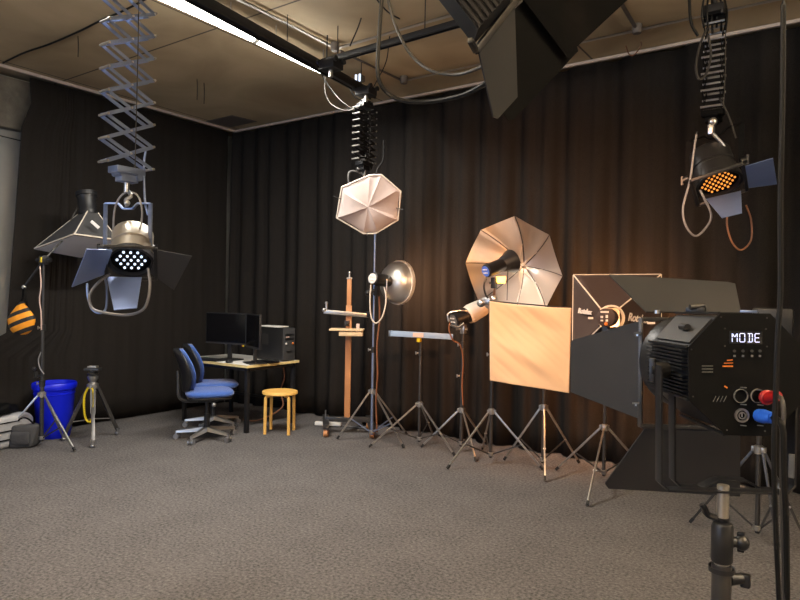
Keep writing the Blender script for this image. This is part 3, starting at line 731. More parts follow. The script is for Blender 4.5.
# beauty dish strobe
def strobe(t, p0, p1, r, m='blackm', face='dprint', ring=True):
    ax = (V(p1)-V(p0)).normalized(); L = (V(p1)-V(p0)).length
    b = MB(); b.lathe(p0, ax, [(r*.8, -.008), (r, .0), (r, L*.72), (r*.93, L*.75), (r*.93, L)], 24, True); b.build('flash_head', m, t)
    MB().cone(V(p0)-ax*.008, V(p0)-ax*.012, r*.8, seg=20).build('control_panel', face, t)
    b = MB(); x, y, z = frame(ax)
    for i in range(3):
        for j in range(2): b.ball(V(p0)-ax*.014+x*(i-1)*r*.35+y*(j-.5)*r*.5, r*.11, seg=6)
    b.build('control_knobs', 'print', t)
pA, pB = at(373, 278.5, 6.20), at(390, 281.5, 6.42)
t = thing('dish_flash', 'flash head with round silver dish reflector facing the curtain', 'studio flash', pA)
strobe(t, pA, pB, .062, 'blackm', 'print')
ax = cdir(.75, -.03, .66); ax_dish = ax
cd = at(386.5, 281.8, 6.42)
MB().lathe(cd, ax, [(.06, -.02), (.07, .0), (.125, .02), (.175, .055), (.205, .10), (.217, .15), (.222, .155), (.222, .185), (.214, .185), (.21, .15), (.195, .10), (.165, .06), (.11, .03), (.05, .012)], 40).build('dish_reflector', 'dish', t)
MB().lathe(cd, ax, [(.218, .148), (.228, .152), (.228, .188), (.22, .19), (.216, .186)], 40).build('dish_rim', 'palewood' if False else 'piping', t)
q = at(377, 291, 6.3); b = MB(); b.box(q, (.04, .05, .10), bev=.006); b.cone(q-RT*.09, q+RT*.02, .012); b.ball(q-RT*.09-UP*.02, .03); b.build('mount_bracket', 'black', t)
q = at(378, 292, 6.3); MB().beam(q, (SBc.x, SBc.y, q.z), .03, .03, .004).build('mount_stem', 'black', t)
MB().cone((SBc.x, SBc.y, q.z-.03), (SBc.x, SBc.y, q.z+.03), .026).build('mount_collar', 'black', t)
MB().cone(at(387, 279, 6.25), at(386, 300, 6.25), .008).build('umbrella_tube', 'steel', t)
lineobj('power_cable', [at(371, 283, 6.2), at(370, 300, 6.2), at(371, 316, 6.2), at(375, 323, 6.2), at(381, 319, 6.2), at(385, 308, 6.2), at(386, 296, 6.22), at(384, 287, 6.24)], .007, 'piping', 'cream cable looped under the silver dish flash', 'cable')
lineobj('power_cable', [at(379, 292, 6.4), at(379.5, 320, 6.4), at(377, 345, 6.42), at(377.5, 375, 6.45), at(376, 400, 6.5), at(377, 432, 6.55)], .008, 'ocable', 'orange brown lead running down the dish stand pole', 'cable')

# --- stand with LED bar
t, c, D = stand('stand holding the pale blue light bar', atz(369, 448), atz(455, 457), 404, z_at(V((-3.2, 5.25, 0)), 342), knobs=(.95,))
zb = z_at(c, 338)
pl0, pl1 = at(390.8, 333.3, D), at(453, 336.8, D-.05)
t = thing('light_bar', 'pale blue horizontal light bar on its slim stand', 'light bar', (pl0+pl1)/2)
MB().beam(pl0, pl1, .05, .054, .004).build('housing', 'bluebar', t)
q = pl0.lerp(pl1, .44); MB().beam(q-(pl1-pl0)*.085-FW*.027, q+(pl1-pl0)*.085-FW*.027, .004, .042).build('label_plate', 'label', t)
for q, s in ((pl0, -1), (pl1, 1)): MB().box(q+RT*s*.004, (.014, .05, .06), bev=.003).build('end_cap', 'steel', t)
q = pl0.lerp(pl1, (c-pl0).dot(RT)/(pl1-pl0).dot(RT)); MB().box(q-UP*.045, (.035, .035, .05), bev=.004).build('mount', 'yellow', t)

# --- stand with snoot
t, c, D = stand('stand holding the flash with cone snoot', atz(421, 448), atz(476, 462), 410, z_at(V((-3., 5.4, 0)), 326), knobs=(.75, 1.05), mleg='anod', f3=None)
sc = c.copy()
pA, pB = at(454, 320, D-.03), at(468, 315, D+.04)
t = thing('snoot_flash', 'flash head with a pale conical snoot beside the peach fabric', 'studio flash', pA)
strobe(t, pA, pB, .075, 'blackm', 'dprint')
ax = (at(485, 306, D+.10)-pB).normalized()
MB().lathe(pB, ax, [(.085, -.01), (.088, .0), (.095, .03), (.085, .17), (.08, .19), (.07, .19), (.075, .03)], 28).build('snoot', 'piping', t)
b = MB(); b.tube([at(449, 322, D-.06), at(448, 314, D-.06), at(456, 311, D-.06), at(466, 311, D-.05), at(470, 316, D)], .010, 8); b.tube([at(450, 325, D-.06), at(458, 327, D-.06), at(464, 323, D-.06)], .010, 8); b.build('handle_guard', 'steel', t)
q = V((c.x, c.y, z_at(c, 329))); b = MB(); b.box(q, (.05, .05, .09), bev=.008); b.cone(q-RT*.07, q+RT*.04, .012); b.build('mount_bracket', 'anod', t)
lineobj('power_cable', [at(450, 322, 5.9), at(449, 330, 5.9), at(453, 340, 5.92), at(460, 345, 5.95), at(463, 360, 5.97), at(462, 385, 6.0), at(463, 405, 6.02)], .007, 'ocable', 'orange brown lead running down from the snoot flash', 'cable')

# --- stand A (umbrella flash + fabric left edge)
tA, cA, DA = stand('stand under the left part of the peach fabric, carrying the umbrella flash', atz(447, 470), atz(543, 471), 411, 1.50, knobs=(1.0,))
# --- stand B
tB, cB, DB = stand('stand behind the right part of the peach fabric', atz(545, 482), atz(504, 461), 407, 1.30, knobs=(1.0,), center=(-2.13, 5.30, 0))
# --- stand C softbox
tC, cC, DC = stand('stand carrying the square softbox', atz(587, 507), atz(556, 471), 427, 1.30, knobs=(1.0,), center=(at(604.5, 430, 5.2).x, at(604.5, 430, 5.2).y, 0), f3=(-1.30, 5.62, 0))
# --- stand at far right behind the foreground light
tD, cD, DD = stand('stand on the carpet behind the foreground spotlight at right', atz(690, 524), atz(778, 549), 449, 1.15, knobs=(.8,), center=(-.41, 4.55, 0), mleg='anodd')

# umbrella
rim_px = [(515, 216), (549.5, 235), (562.5, 276), (546, 308), (511, 324), (479, 302), (465.5, 263), (481, 230)]
hub = at(524, 266, 5.80)
rim = [at(px, py, 5.50-.0022*(px-514)) for px, py in rim_px]
cent = sum(rim, V((0, 0, 0)))/8
t = thing('photo_umbrella', 'large silver lined umbrella lit orange, open towards the room', 'umbrella', cent)
bd = (hub-cent).normalized()
def um(k, tt, off=0.):
    i = int(k) % 8; fr = k-int(k); a, b = rim[i], rim[(i+1) % 8]
    def rb(p): return hub.lerp(p, tt)+bd*(.10*4*tt*(1-tt)*.9+off)
    q = rb(a).lerp(rb(b), fr); q -= bd*.02*sin(pi*fr)*tt; return q
mb = MB()
for i in range(8):
    mb.grid(lambda u, v: um(i+u, max(v, .001)), 6, 12)
bmesh.ops.remove_doubles(mb.bm, verts=mb.bm.verts, dist=1e-4)
canopy = mb.build('canopy', 'silver', t, ang=180); 
mb = MB()
for i in range(8):
    mb.grid(lambda u, v: um(i+u, max(v, .001), .006), 6, 12)
bmesh.ops.remove_doubles(mb.bm, verts=mb.bm.verts, dist=1e-4)
mb.build('outer_cover', 'matte', t, ang=180)
for i in range(8):
    MB().tube([um(i, k/8, -.006) for k in range(9)], .004, 6, False).build('rib', 'blackm', t)
    a = um(i, .45, -.008); MB().cone(a, hub-bd*.20, .0028, seg=6).build('strut', 'anod', t)
MB().cone(hub+bd*.03, at(503, 269, 5.22), .005, seg=8).build('shaft', 'steel', t)
MB().ball(hub-bd*.01, .018).build('hub', 'anod', t)
# umbrella flash
pA, pB = at(486.5, 271, 5.18), at(508, 262.5, 5.30)
t = thing('umbrella_flash', 'black flash head pointing into the umbrella, blue display on its back', 'studio flash', pA)
ax = (pB-pA).normalized()
strobe(t, pA, pB, .055, 'blackm', 'lcd')
MB().lathe(pB, ax, [(.056, -.07), (.062, -.06), (.075, -.02), (.098, .03), (.10, .045), (.094, .045), (.07, -.01)], 28).build('reflector_ring', 'blackm', t)
q = at(501, 279, 5.24); MB().cone(q+UP*.02, q-UP*.035, .04, .035).build('modelling_lamp', 'glow', t)
q = at(494, 283, 5.24); b = MB(); b.box(q, (.04, .05, .09), bev=.008); b.cone(q-RT*.04, q+RT*.06, .010); b.tube([at(487, 276, 5.2), at(484, 286, 5.2), at(487, 297, 5.22), at(495, 300, 5.24)], .008, 6); b.build('mount_bracket', 'black', t)
MB().cone(at(495.5, 284, 5.3), V((cA.x, cA.y, 1.49)), .012).build('mount_stem', 'ocable', t)
MB().cone(at(508, 266, 5.26), at(507, 300, 5.28), .004).build('release_cord', 'cable', t)
b = MB()
b.box(at(487, 301, 5.25), (.09, .06, .06), bev=.02); b.ball(at(481, 303, 5.25), .035); b.ball(at(494, 299, 5.25), .03); b.build('clamp_cluster', 'steel', t)

# peach fabric reflector
tl, tr, br, bl_ = at(489.5, 301, 5.12), at(571.5, 308, 5.02), at(569, 393, 5.02), at(490, 380.5, 5.12)
t = thing('reflector_screen', 'rectangular peach fabric screen held between two stands', 'reflector', (bl_+br)/2)
nn = (tr-tl).cross(bl_-tl).normalized()
def fab(u, v):
    p = tl.lerp(tr, u).lerp(bl_.lerp(br, u), v)
    q = u*.8+v*.75
    dsp = .012*sin(8*(v-.55*u)+2.2*u)*sin(pi*u)**.6*sin(pi*v)**.5+.005*sin(21*(v-.9*u)+5*u*v)*sin(pi*u)*v+.022*noise.noise(V(((u+v)*1.1, (v-.75*u)*5, 0)))*sin(pi*u)+.004*noise.noise(V(((u+v)*1.6, (v-.8*u)*14, 3)))
    sag = -.012*sin(pi*u)*(1-v)
    return p+nn*dsp+V((0, 0, sag))
mb = MB(); mb.grid(fab, 60, 60); o = mb.build('fabric', 'beigecloth', t, ang=180); o.modifiers.new('t', 'SOLIDIFY').thickness = .002
for a, b in ((tl, bl_), (tr, br)): MB().cone(a+FW*.01, b+FW*.01, .006, seg=8).build('frame_rod', 'blackm', t)
MB().cone(tl+FW*.012, tr+FW*.012, .005, seg=8).build('frame_rod', 'blackm', t)

# softbox seen from behind
c4 = [(573.5, 275), (661, 274.5), (661, 356), (572.5, 354)]
FR = [at(a, b, 4.95) for a, b in c4]; RG = [at(a, b, 4.62) for a, b in ((600, 308), (619.5, 308), (619.5, 327), (600, 327))]
t = thing('square_softbox', 'square black softbox with cream piping seen from behind', 'softbox', at(612, 360, 4.8))
for i, nm in enumerate(('side_panel',)*4):
    a, b, c_, d_ = FR[i], FR[(i+1) % 4], RG[(i+1) % 4], RG[i]
    mb = MB(); ctr = sum(FR, V((0, 0, 0)))/4
    out = ((a+b)/2-ctr).normalized()
    mb.grid(lambda u, v: a.lerp(b, u).lerp(d_.lerp(c_, u), v)-out*.02*sin(pi*u)*sin(pi*v), 10, 10)
    o = mb.build(nm, 'boxcloth', t, ang=180); o.modifiers.new('t', 'SOLIDIFY').thickness = .003
for i in range(4):
    MB().cone(FR[i], FR[(i+1) % 4], .006, seg=8).build('piping', 'piping', t)
    MB().cone(FR[i]-FW*.002, RG[i]-FW*.004, .005, seg=8).build('rib_piping', 'piping', t)
mb = MB(); mb.grid(lambda u, v: FR[0].lerp(FR[1], u).lerp(FR[3].lerp(FR[2], u), v)+FW*.01, 4, 4); mb.build('diffuser', 'diffuser', t)
cr_ = at(611.5, 318, 4.60)
MB().lathe(cr_, FW, [(.082, -.01), (.095, -.008), (.095, .02), (.082, .02)], 32).build('speed_ring', 'piping', t)
# its flash head
pA, pB = at(605.8, 317.5, 4.42), at(610, 317.8, 4.62)
t2 = thing('softbox_flash', 'flash head with buttons plugged into the back of the square softbox', 'studio flash', pA)
ax = (pB-pA).normalized()
MB().lathe(pA, ax, [(.052, -.006), (.064, .004), (.066, .12), (.062, .2)], 28, True).build('flash_head', 'boxcloth', t2)
for (dx, dy, w_, h_) in ((0, 5.5, 13, 1.8), (-4, .5, 3, 2.2), (-4, -3, 3, 1.6), (1, 1, 2.6, 3.0), (4.5, 1, 2.4, 3.0), (1, -3, 2.6, 2.2), (4.5, -3, 2.4, 2.0)):
    MB().box(at(605.8+dx, 317.5-dy, 4.41), (w_*.0055, .006, h_*.007), Matrix.Rotation(YAW, 3, 'Z')).build('control_button', 'print', t2)
MB().ball(at(606, 324, 4.41), .012).build('pilot_lamp', 'amber', t2)
q = V((cC.x, cC.y, 1.24)); MB().box(at(606, 331, 4.58), (.05, .06, .10), bev=.008).build('mount_bracket', 'black', t2)
MB().cone(at(606, 335, 4.6), V((cC.x, cC.y, 1.29)), .013).build('mount_stem', 'anodd', t2)
# lettering on the two side panels
nrmL = (FR[3]-FR[0]).cross(RG[0]-FR[0]).normalized()
def on(p, a, b, c): n = (b-a).cross(c-a).normalized(); return atp(p[0], p[1], a, n)
P1 = on((583.5, 311.5), FR[0], FR[3], RG[0]); xd = on((591, 312.5), FR[0], FR[3], RG[0])-P1
text_mesh('Rotalux', .055, P1-FW*.028-RT*.0, xd, UP, 'print', t, 'lettering', .25, .003)
P2 = on((637, 318.5), FR[1], FR[2], RG[1]); xd = on((650, 320.5), FR[1], FR[2], RG[1])-P2
text_mesh('Rotalux', .085, P2-FW*.028, xd, UP, 'print', t, 'lettering', .25)
for P, xd_, L in ((at(588, 318, 4.72), V(xd), .05), (at(647, 323, 4.72), V(xd), .06)):
    MB().beam(P, P+RT*L, .003, .016).build('badge', 'print', t)

# black block standing in for a clear item behind the foreground spotlight
t = thing('clear_item_stand_in', 'black stand-in for a clear item behind the foreground spotlight', 'stand-in', V((cD.x, cD.y, 1.15)))
MB().box((cD.x, cD.y, 1.2), (.08, .08, .12), bev=.01).build('clamp', 'black', t)
MB().box((cD.x+.06, cD.y, 1.36), (.22, .10, .20), bev=.02).build('stand_in_body', 'black', t)

# ------------------------------------------------------------------ six-sided softbox under centre pantograph
hx = [(369.5, 175), (381.5, 174.7), (401, 191.5), (398, 220), (375.5, 233.5), (363.5, 233.5), (336.5, 217.7), (341.7, 187)]
cH = at(369, 206, 6.0)
t = thing('hexagonal_softbox', 'small pale pinkish many-sided softbox hanging under the collapsed pantograph', 'softbox', cH)
nh = cdir(-.1, -.35, -.93)
HX = [atp(a, b, cH, nh) for a, b in hx]
ap = cH+nh*.045
mb = MB()
def hexs(u, v):
    k = u*8; i = int(k) % 8; fr = k-int(k); e = HX[i].lerp(HX[(i+1) % 8], fr)
    q = ap.lerp(e, v); q += nh*.03*sin(pi*min(v, 1)*.9)*(1 if i in (1, 3, 6) else .3); q -= nh*.012*sin(pi*fr)*v
    if v > .9: q -= nh*(v-.9)*.15
    return q
mb.grid(hexs, 64, 14); bmesh.ops.remove_doubles(mb.bm, verts=mb.bm.verts, dist=1e-4)
mb.build('front_cover', 'pinkdiff', t, ang=25)
bk = cH-nh*.26
mb = MB(); mb.rings([[p-nh*.012 for p in HX], [bk+(p-cH)*.22 for p in HX]]); mb.build('body', 'boxcloth', t)
for i in range(8): MB().cone(HX[i], HX[(i+1) % 8], .007, seg=8).build('rim_piping', 'piping', t)
for px, py, ex, ey in ((341, 199, 333, 196), (396, 208, 404, 210), (367, 232, 367, 236)):
    MB().cone(at(px, py, 5.93), at(ex, ey, 5.9), .004, seg=6).build('rod_tip', 'black', t)
MB().lathe(bk, -nh, [(.09, -.02), (.09, .06), (.07, .08), (.07, .24)], 20, True).build('flash_body', 'blackm', t)
MB().tube([at(349, 187, 6.1), at(348.5, 174, 6.1), at(353, 171, 6.1), at(361, 173, 6.1), at(366, 176, 6.1)], .010, 8).build('support_bracket', 'anodd', t)
MB().tube([at(376, 176, 5.98), at(378, 168, 5.98), at(383, 160, 6.0), at(384, 140, 6.05)], .008, 8).build('cord', 'cable', t)
q = MB(); q.ball(at(359, 169, 6.1), .03); q.cone(at(365, 160, 6.1), at(365, 175, 6.1), .018); q.box(at(364, 158, 6.1), (.07, .05, .05), bev=.01); q.build('clamp', 'anodd', t)
lineobj('power_cable', [at(325, 76, 5.9), at(325, 92, 5.95), at(331, 104, 6.0), at(345, 110.5, 6.0), at(358, 107, 6.05), at(366, 98, 6.1)], .006, 'gcable', 'grey cable hanging in a round loop under the rail end', 'cable')
lineobj('power_cable', [at(322, 75, 5.9), at(330, 88, 5.95), at(342, 102, 6.0), at(356, 110, 6.05), at(366, 102, 6.1)], .006, 'cable', 'thin black cable crossing the grey loop under the rail end', 'cable')
lineobj('power_cable', [at(338, 78, 5.9), at(347, 84, 5.95), at(354, 96, 6.0), at(362, 101, 6.05)], .006, 'cable', 'short black cable arching just beneath the rail end', 'cable')

# ------------------------------------------------------------------ left softbox on boom stand
LSX, LSY = at(42, 400, 6.05).x, at(42, 400, 6.05).y
t, c, D = stand('tall light stand in front of the blue bin carrying the boom arm', atz(75, 452), atz(-6, 447), 394, 1.79, knobs=(.62, 1.15), center=(LSX, LSY, 0), mleg='anod', thin=.010, f3=(-6.35, 3.30, 0))
topz = z_at(c, 260)
cs = V((c.x, c.y, topz))
t = thing('boom_arm', 'black boom arm on the left stand, softbox at one end, sandbag at the other', 'boom arm', cs)
be = at(24, 287, D-.05); bf = at(84, 218, D+.35)
MB().cone(be, cs, .011, seg=12).build('arm_tube', 'blackm', t)
MB().cone(cs, bf, .009, seg=12).build('arm_tube', 'anodd', t)
b = MB(); b.box(cs, (.07, .07, .08), bev=.01); b.cone(cs-RT*.07, cs+RT*.07, .02); b.build('clamp', 'blackm', t)
MB().box(cs-RT*.0-FW*.04, (.02, .02, .05), bev=.002).build('yellow_tag', 'yellow', t)
lineobj('power_cable', [at(40, 266, D-.03), at(41, 285, D-.03), at(39.5, 300, D-.03), at(41, 312, D-.03), at(41.5, 330, D-.03)], .006, 'label', 'brownish lead running down the left stand pole', 'cable')
lineobj('power_cable', [at(41, 352, D-.03), at(38.5, 360, D-.03), at(40, 368, D-.03), at(44, 374, D-.03)], .006, 'lcable', 'short pale lead curl at mid height of the left stand', 'cable')
# softbox head
Dn_ = D+.35
apx = at(88, 214, Dn_)
corner = [at(34.5, 248.5, D+.3), at(74.5, 234, D+.02), at(118, 240, D+.45), at(81, 257, D+.85)]
cf_ = sum(corner, V((0, 0, 0)))/4
t = thing('angled_softbox', 'black softbox with white underside on the boom at left', 'softbox', cf_)
ax = (cf_-apx).normalized(); x, y, z = frame(ax)
RGs = [apx+(p-cf_)*.24 for p in corner]
for i in range(4):
    a, b, c_, d_ = corner[i], corner[(i+1) % 4], RGs[(i+1) % 4], RGs[i]
    mb = MB(); mb.grid(lambda u, v: a.lerp(b, u).lerp(d_.lerp(c_, u), v)+((apx+cf_)/2-(a+b)/2).normalized()*.02*sin(pi*u)*sin(pi*v), 8, 8)
    o = mb.build('side_panel', 'greybag', t, ang=180); o.modifiers.new('t', 'SOLIDIFY').thickness = .003
    MB().cone(a, b, .008, seg=8).build('piping', 'piping', t); MB().cone(a, d_, .006, seg=8).build('rib_piping', 'piping', t)
dn = [p.lerp(cf_, .02)+ax*.012 for p in corner]
mb = MB(); mb.grid(lambda u, v: dn[0].lerp(dn[1], u).lerp(dn[3].lerp(dn[2], u), v)+ax*.02*sin(pi*u)*sin(pi*v), 8, 8); mb.build('diffuser', 'diffuser', t, ang=180)
p1, p2 = at(88, 212, Dn_), at(86, 191, Dn_+.03)
MB().lathe(p1, p2-p1, [(.085, -.03), (.09, 0), (.085, .02), (.082, .12), (.092, .16), (.10, .165), (.10, .205), (.08, .21)], 28, True).build('flash_head', 'blackm', t)
text_mesh('ELB', .05, corner[1].lerp(corner[2], .5).lerp(RGs[1].lerp(RGs[2], .5), .55)-FW*.03, (RT-UP*1.2), UP+RT*.6, 'print', t, 'lettering') if False else None
MB().beam(at(91, 221, D+.15), at(99, 228, D+.2), .004, .03).build('badge', 'print', t)
MB().tube([at(77, 193, Dn_), at(78, 205, Dn_), at(73, 216, Dn_-.1), at(70, 222, Dn_-.1)], .006, 6).build('cord', 'gcable', t)
# sandbag
sb = at(21.5, 318, D-.08)
t = thing('sandbag', 'orange and black striped sandbag hanging from the boom at far left', 'sandbag', sb)
def bag(c, w_, h_, d_, n1=28, n2=16, pinch=.5):
    mb = MB()
    def fn(u, v):
        a = 2*pi*u; vv = v*pi; rr = sin(vv)**.7
        s = 1-pinch*max(0, cos(vv))
        return c+RT*(cos(a)*w_*rr*s)+_f*(sin(a)*d_*rr*s)+V((0, 0, cos(vv)*h_))
    mb.grid(fn, n1, n2); bmesh.ops.remove_doubles(mb.bm, verts=mb.bm.verts, dist=1e-4); return mb
def stripes():
    mt = bpy.data.materials.new('orange_black_stripes'); mt.use_nodes = True; nt = mt.node_tree; b = nt.nodes['Principled BSDF']
    tc = nt.nodes.new('ShaderNodeTexCoord'); d = nt.nodes.new('ShaderNodeVectorMath'); d.operation = 'DOT_PRODUCT'
    d.inputs[1].default_value = (-.42*RT.x, -.42*RT.y, 1)
    nt.links.new(tc.outputs['Object'], d.inputs[0])
    def mth(op, v, src):
        k = nt.nodes.new('ShaderNodeMath'); k.operation = op; k.inputs[1].default_value = v; nt.links.new(src, k.inputs[0]); return k.outputs[0]
    o = mth('ADD', .155, d.outputs['Value']); o = mth('MULTIPLY', 10.5, o); o = mth('FRACT', 0, o); o = mth('GREATER_THAN', .42, o)
    r = nt.nodes.new('ShaderNodeValToRGB'); r.color_ramp.elements[0].color = (.012, .012, .012, 1); r.color_ramp.elements[1].color = (.80, .30, .01, 1)
    nt.links.new(o, r.inputs['Fac']); nt.links.new(r.outputs['Color'], b.inputs['Base Color']); b.inputs['Roughness'].default_value = .7
    return mt
M['stripes'] = stripes()
bag(sb, .128, .158, .06, pinch=.72).build('bag_body', 'stripes', t, ang=180)
MB().tube([sb+V((0, 0, .13))-RT*.05, at(22, 300, D-.06), be, at(26, 300, D-.1), sb+V((0, 0, .12))+RT*.05], .010, 6).build('handle', 'matte', t)
MB().ball(be, .02).build('hook', 'steel', t)
# gear hanging on stand at mid height
q = at(36, 375, D-.02); t = thing('hanging_clamp', 'small black clamp hanging on the left stand above the bin', 'clamp', q)
b = MB(); b.box(q, (.03, .03, .06), bev=.006); b.cone(q+V((0, 0, -.02)), q+RT*.05, .01); b.build('clamp_body', 'black', t)
MB().ball(q+V((0, 0, .06))-RT*.02, .018).build('clamp_knob', 'black', t)

# blue bin
bc = atz(52.5, 433.5); bc = V((-6.56, 3.31, 0))
t = thing('waste_bin', 'bright blue round plastic bin by the left curtain', 'bin', bc)
mb = MB(); mb.lathe(bc, (0, 0, 1), [(r_*.93, z_*.97) for r_, z_ in [(.0, .001), (.155, .001), (.16, .01), (.168, .05), (.170, .055), (.203, .50), (.205, .505), (.218, .51), (.222, .53), (.222, .56), (.214, .57), (.205, .565), (.200, .5), (.16, .03), (.0, .02)]], 48); mb.build('bin_body', 'blueplastic', t)
for dz in (.44, .47):
    MB().lathe(bc, (0, 0, 1), [(.178+dz*.01, dz), (.188+dz*.01, dz+.004), (.180+dz*.01, dz+.008)], 40).build('rib_ring', 'blueplastic', t)
# video tripod
tc_ = atz(92, 438.5); tc_.z = 0
t = thing('video_tripod', 'low grey video tripod with a yellow strap', 'tripod', tc_)
P3 = lambda z: V((tc_.x, tc_.y, z))
hub_z = z_at(tc_, 387)
for (fx, fy) in ((93, 448), (117.5, 435), (64, 441)):
    e = atz(fx, fy); u = (e-tc_).normalized(); a = P3(hub_z)+u*.045
    sd = V((-u.y, u.x, 0))
    en = V((e.x, e.y, .05)); m_ = a.lerp(en, .5)
    leg = MB(); leg.beam(a+sd*.016, m_+sd*.014, .018, .028); leg.beam(a-sd*.016, m_-sd*.014, .018, .028); leg.beam(m_-(en-a)*.12, en, .034, .034, .004); vl = leg.build('leg', 'anodd', t)
    fo = MB(); fo.ball(V((e.x, e.y, .022)), .022); fo.cone((e.x, e.y, .02), (e.x, e.y, .075), .016, .026); fo.build('foot', 'steel', vl)
    MB().beam(P3(.20), a.lerp(en, .72), .008, .008).build('spreader', 'anod', t)
MB().cone(P3(.18), P3(hub_z+.02), .014).build('centre_column', 'anod', t)
b = MB(); b.lathe(P3(hub_z-.03), (0, 0, 1), [(.03, 0), (.055, .02), (.055, .06), (.03, .08), (.04, .10), (.05, .12), (.05, .14), (.025, .15)], 20, True); b.build('crown', 'anod', t)
b = MB(); b.lathe(P3(hub_z+.12), (0, 0, 1), [(.045, 0), (.05, .02), (.03, .03), (.03, .05)], 18, True); b.box(P3(hub_z+.18), (.15, .09, .025), Matrix.Rotation(YAW, 3, 'Z'), .006); b.build('pan_head', 'anodd', t)
MB().box(P3(hub_z+.205), (.09, .06, .018), Matrix.Rotation(YAW, 3, 'Z'), .004).build('camera_plate', 'beige_metal', t)
ys = MB(); ys.tube([P3(hub_z)-RT*.02-_f*.06, P3(.42)-RT*.055-_f*.06, P3(.24)-RT*.045-_f*.06, P3(.18)-_f*.06, P3(.24)+RT*.035-_f*.06, P3(.42)+RT*.04-_f*.06, P3(hub_z)+RT*.02-_f*.06], .011, 8); ys.build('strap', 'yellow', t)
# bags
def softblock(c, sx, sy, sz, rz=0, sq=.45, lump=.015, seed=0):
    b2 = MB(); R = Matrix.Rotation(rz, 3, 'Z')
    def fn(u, v):
        a = 2*pi*u; e = -pi/2+pi*v
        f = lambda q: copysign(abs(q)**sq, q)
        p = V((f(cos(e))*f(cos(a))*sx/2, f(cos(e))*f(sin(a))*sy/2, f(sin(e))*sz/2+sz/2))
        p += V((1, 1, .6))*lump*noise.noise(p*6+V((seed, 0, 0)))
        p.z = max(p.z, .002)
        return V(c)+R @ p
    b2.grid(fn, 40, 24); bmesh.ops.remove_doubles(b2.bm, verts=b2.bm.verts, dist=1e-4); return b2
bg = V((-6.52, 2.74, 0)); 
t = thing('silver_bag', 'silver grey quilted carry bag on the carpet at far left', 'bag', bg)
softblock(bg, .34, .58, .31, .25, .3, .03, 2).build('bag_body', 'silverbag', t, ang=180)
for k in (.08, .16, .24): softblock(bg+V((0, 0, k)), .355, .595, .014, .25, .3, .03, 2).build('seam_strap', 'matte', t)
pg = atz(24, 447)
t = thing('camera_pouch', 'small charcoal pouch standing in front of the silver bag', 'pouch', V((pg.x, pg.y, 0)))
softblock(V((pg.x, pg.y, 0)), .235, .13, .215, YAW+.08, .42, .035, 5).build('pouch_body', 'greybag', t, ang=180)
softblock(V((pg.x, pg.y, .0))-_f*.05+V((0, 0, .03)), .17, .06, .13, YAW+.08, .4, .01, 8).build('front_pocket', 'greybag', t, ang=180)
MB().tube([V((pg.x, pg.y, .21))-RT*.10, V((pg.x, pg.y, .27))-RT*.03, V((pg.x, pg.y, .27))+RT*.03, V((pg.x, pg.y, .21))+RT*.10], .008, 6).build('handle', 'matte', t)
cb = bg+V((-.02, .0, .305))
o = softblock(cb, .30, .50, .09, .25, .7, .06, 11).build('black_cloth', 'matte', ang=180); tag(o, 'crumpled black cloth lying on the silver bag', 'cloth')

# ------------------------------------------------------------------ desk
DX0, DX1, DY0, DY1, DZ = -6.30, -5.15, 4.60, 5.38, .725
t = thing('desk', 'white topped desk with yellow edge and black metal legs', 'desk', ((DX0+DX1)/2, (DY0+DY1)/2, 0))
MB().box(((DX0+DX1)/2, (DY0+DY1)/2, DZ-.012), (DX1-DX0, DY1-DY0, .024), bev=.002).build('desktop', 'white', t)
e = MB(); e.box(((DX0+DX1)/2, DY0-.003, DZ-.013), (DX1-DX0+.012, .006, .028)); e.box((DX1+.003, (DY0+DY1)/2, DZ-.013), (.006, DY1-DY0, .028)); e.build('edge_band', 'edge', t)
for x_ in (DX0+.05, DX1-.04):
    for y_ in (DY0+.04, DY1-.05):
        MB().box((x_, y_, .35), (.04, .04, .70), bev=.003).build('leg', 'blackm', t)
fm = MB()
for y_ in (DY0+.04, DY1-.05): fm.box(((DX0+DX1)/2, y_, .68), (DX1-DX0-.13, .03, .04))
for x_ in (DX0+.05, DX1-.04): fm.box((x_, (DY0+DY1)/2, .68), (.03, DY1-DY0-.13, .04))
fm.build('underframe', 'ocable' if False else 'anodd', t)
MB().beam((DX0+.05, DY1-.05, .25), (DX1-.04, DY1-.05, .25), .02, .03).build('stretcher', 'blackm', t)
# monitors
def monitor(a, b, z0, z1, label, base):
    a, b = V(a), V(b); c = (a+b)/2; d = (b-a).normalized(); n = V((d.y, -d.x, 0)); w_ = (b-a).length
    R = Matrix((d, -n, V((0, 0, 1)))).transposed()
    t = thing('computer_monitor', label, 'monitor', V((base[0], base[1], DZ)), 'monitors on the desk')
    mb = MB(); mb.box((c.x, c.y, (z0+z1)/2), (w_, .025, z1-z0), R, .004); mb.box(V((c.x, c.y, (z0+z1)/2))-n*.02, (w_*.7, .03, (z1-z0)*.7), R, .01); cas = mb.build('casing', 'black', t)
    MB().box(V((c.x, c.y, (z0+z1)/2+.006))+n*.0135, (w_-.02, .002, z1-z0-.035), R).build('screen', 'screen', cas)
    MB().box(V((c.x, c.y, z0+.009))+n*.0135, (w_, .003, .014), R).build('chin', 'anodd', cas)
    mb = MB(); mb.box(V((base[0], base[1], (DZ+z1-.1)/2)), (.05, .03, z1-.1-DZ), R, .004); mb.build('neck', 'anodd', t)
    mb = MB(); mb.box(V((base[0], base[1], DZ+.008)), (.24, .20, .014), R, .006); mb.build('foot', 'black', t)
    return t, d, n
t, d, n = monitor((-6.02, 4.76, 0), (-5.42, 4.83, 0), .91, 1.265, 'wide black monitor on the desk, the left one', (-5.72, 4.85))
MB().box((-5.44, 4.82-.022, .905), (.022, .004, .016)).build('sticker', 'yellow', t); MB().box((-5.458, 4.82-.022, .905), (.012, .004, .016)).build('sticker', 'red', t)
